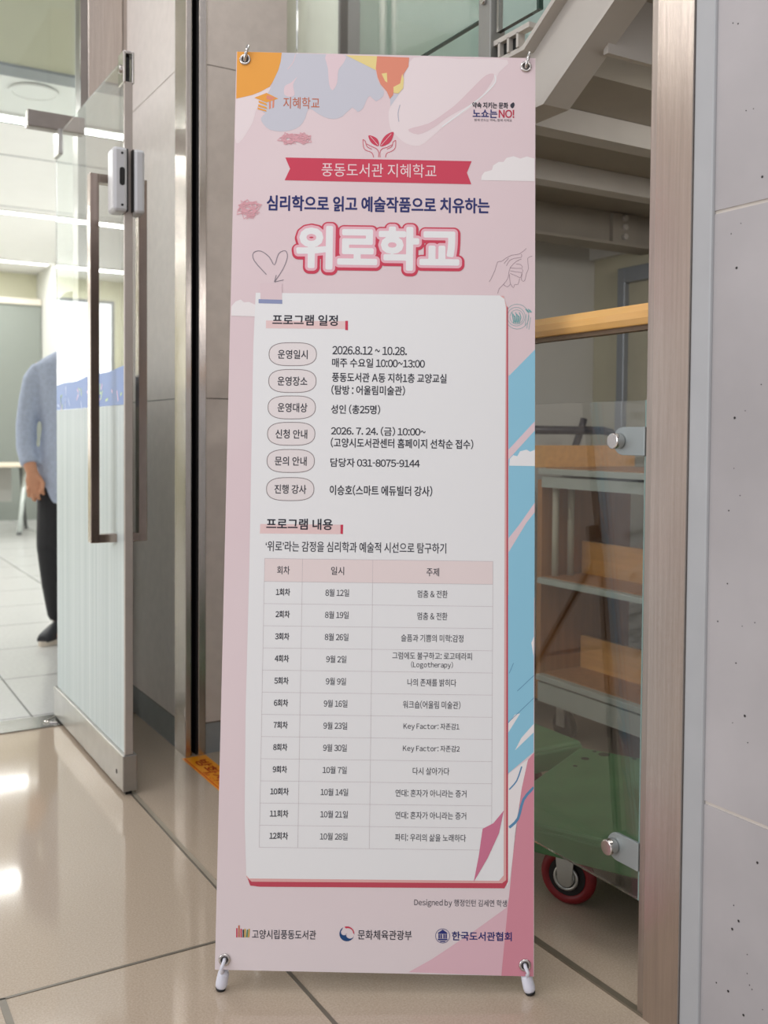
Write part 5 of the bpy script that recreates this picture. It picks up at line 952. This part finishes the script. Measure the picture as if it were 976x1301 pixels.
# frame behind the sheet: four arms from a hub, hooks through the eyelets, feet on the floor
Minv = sheet_mat.inverted()
hub = S(0, 760, 0) + Vector((0, .10, 0))
bm = bmesh.new(); add_cyl(bm, hub + Vector((0, -.02, 0)), 'y', .04, .04, 32); add_box(bm, -.03, .03, hub.y - .012, hub.y + .02, hub.z - .06, hub.z + .06)
on_sheet(obj('hub', bm, M_plas, None, .004))
for i, (u, v) in enumerate(EYELETS[:2]):
    e = S(u, v, 0); s = -1 if u < 0 else 1
    bm = bmesh.new(); add_tube(bm, [hub, e + Vector((s * .002, .03, -.06)), e + Vector((0, .014, .0))], [.0045, .0035, .0033], 10)
    on_sheet(obj('upper_arm', bm, mat('fibre_rod', (120, 112, 106), .4, noise=.05)))
    bm = bmesh.new(); add_tube(bm, [e + Vector((0, .014, -.002)), e + Vector((0, -.003, -.002)), e + Vector((.001, -.0075, .003)), e + Vector((.0035, -.0085, .014)), e + Vector((.0065, -.0065, .0265))], [.0034, .0034, .0036, .0034, .003], 12)
    on_sheet(obj('hook', bm, M_chrome))
FEET = [(0.668626,1.727178,0.000000), (1.169622,1.423360,0.000000)]
for i, (u, v) in enumerate(EYELETS[2:]):
    f = Minv @ Vector(FEET[i]); e = S(u, v, 0)          # sheet-local points
    ax = (Vector((e.x, .012, .012)) - Vector((f.x, f.y, f.z))).normalized()
    P = lambda t: f + ax * t
    bm = bmesh.new(); add_tube(bm, [P(.004), P(.007), P(.013), P(.030), P(.034), P(.035), P(.052)], [.008, .0105, .0115, .0108, .0102, .0088, .0084], 20)
    on_sheet(obj('foot', bm, M_plas))
    bm = bmesh.new(); add_tube(bm, [P(.0006), P(.004)], [.0085, .0095], 20); on_sheet(obj('rubber_tip', bm, M_rubber))
    bm = bmesh.new(); add_tube(bm, [P(.05), P(.09) + Vector((0, .02, .01)), hub], [.006, .0055, .006], 10); on_sheet(obj('lower_arm', bm, MATS['fibre_rod']))
    q = P(.036)
    bm = bmesh.new(); add_tube(bm, [q, Vector((q.x - .1 * (e.x - q.x), -.009, q.z + .006)), Vector((e.x * .6 + q.x * .4 - .003 * (1 if e.x > 0 else -1) * -1, -.011, e.z * .55 + q.z * .45)), e + Vector((0, -.0085, -.001)), e + Vector((0, .004, .002))], [.0036, .0034, .0033, .0034, .0034], 12)
    on_sheet(obj('hook', bm, M_plas))
# rear prop leg
a0 = sheet_mat @ hub; ft = Vector((a0.x + BR.col[1][0] * .42, a0.y + BR.col[1][1] * .42, .006))
bm = bmesh.new(); add_tube(bm, [a0, ft], [.007, .006], 10); rel(obj('prop_leg', bm, MATS['fibre_rod']), bs)
bm = bmesh.new(); add_cyl(bm, (ft.x, ft.y, 0.0002), 'z', .011, .02, 16); rel(obj('prop_foot', bm, M_plas), bs)
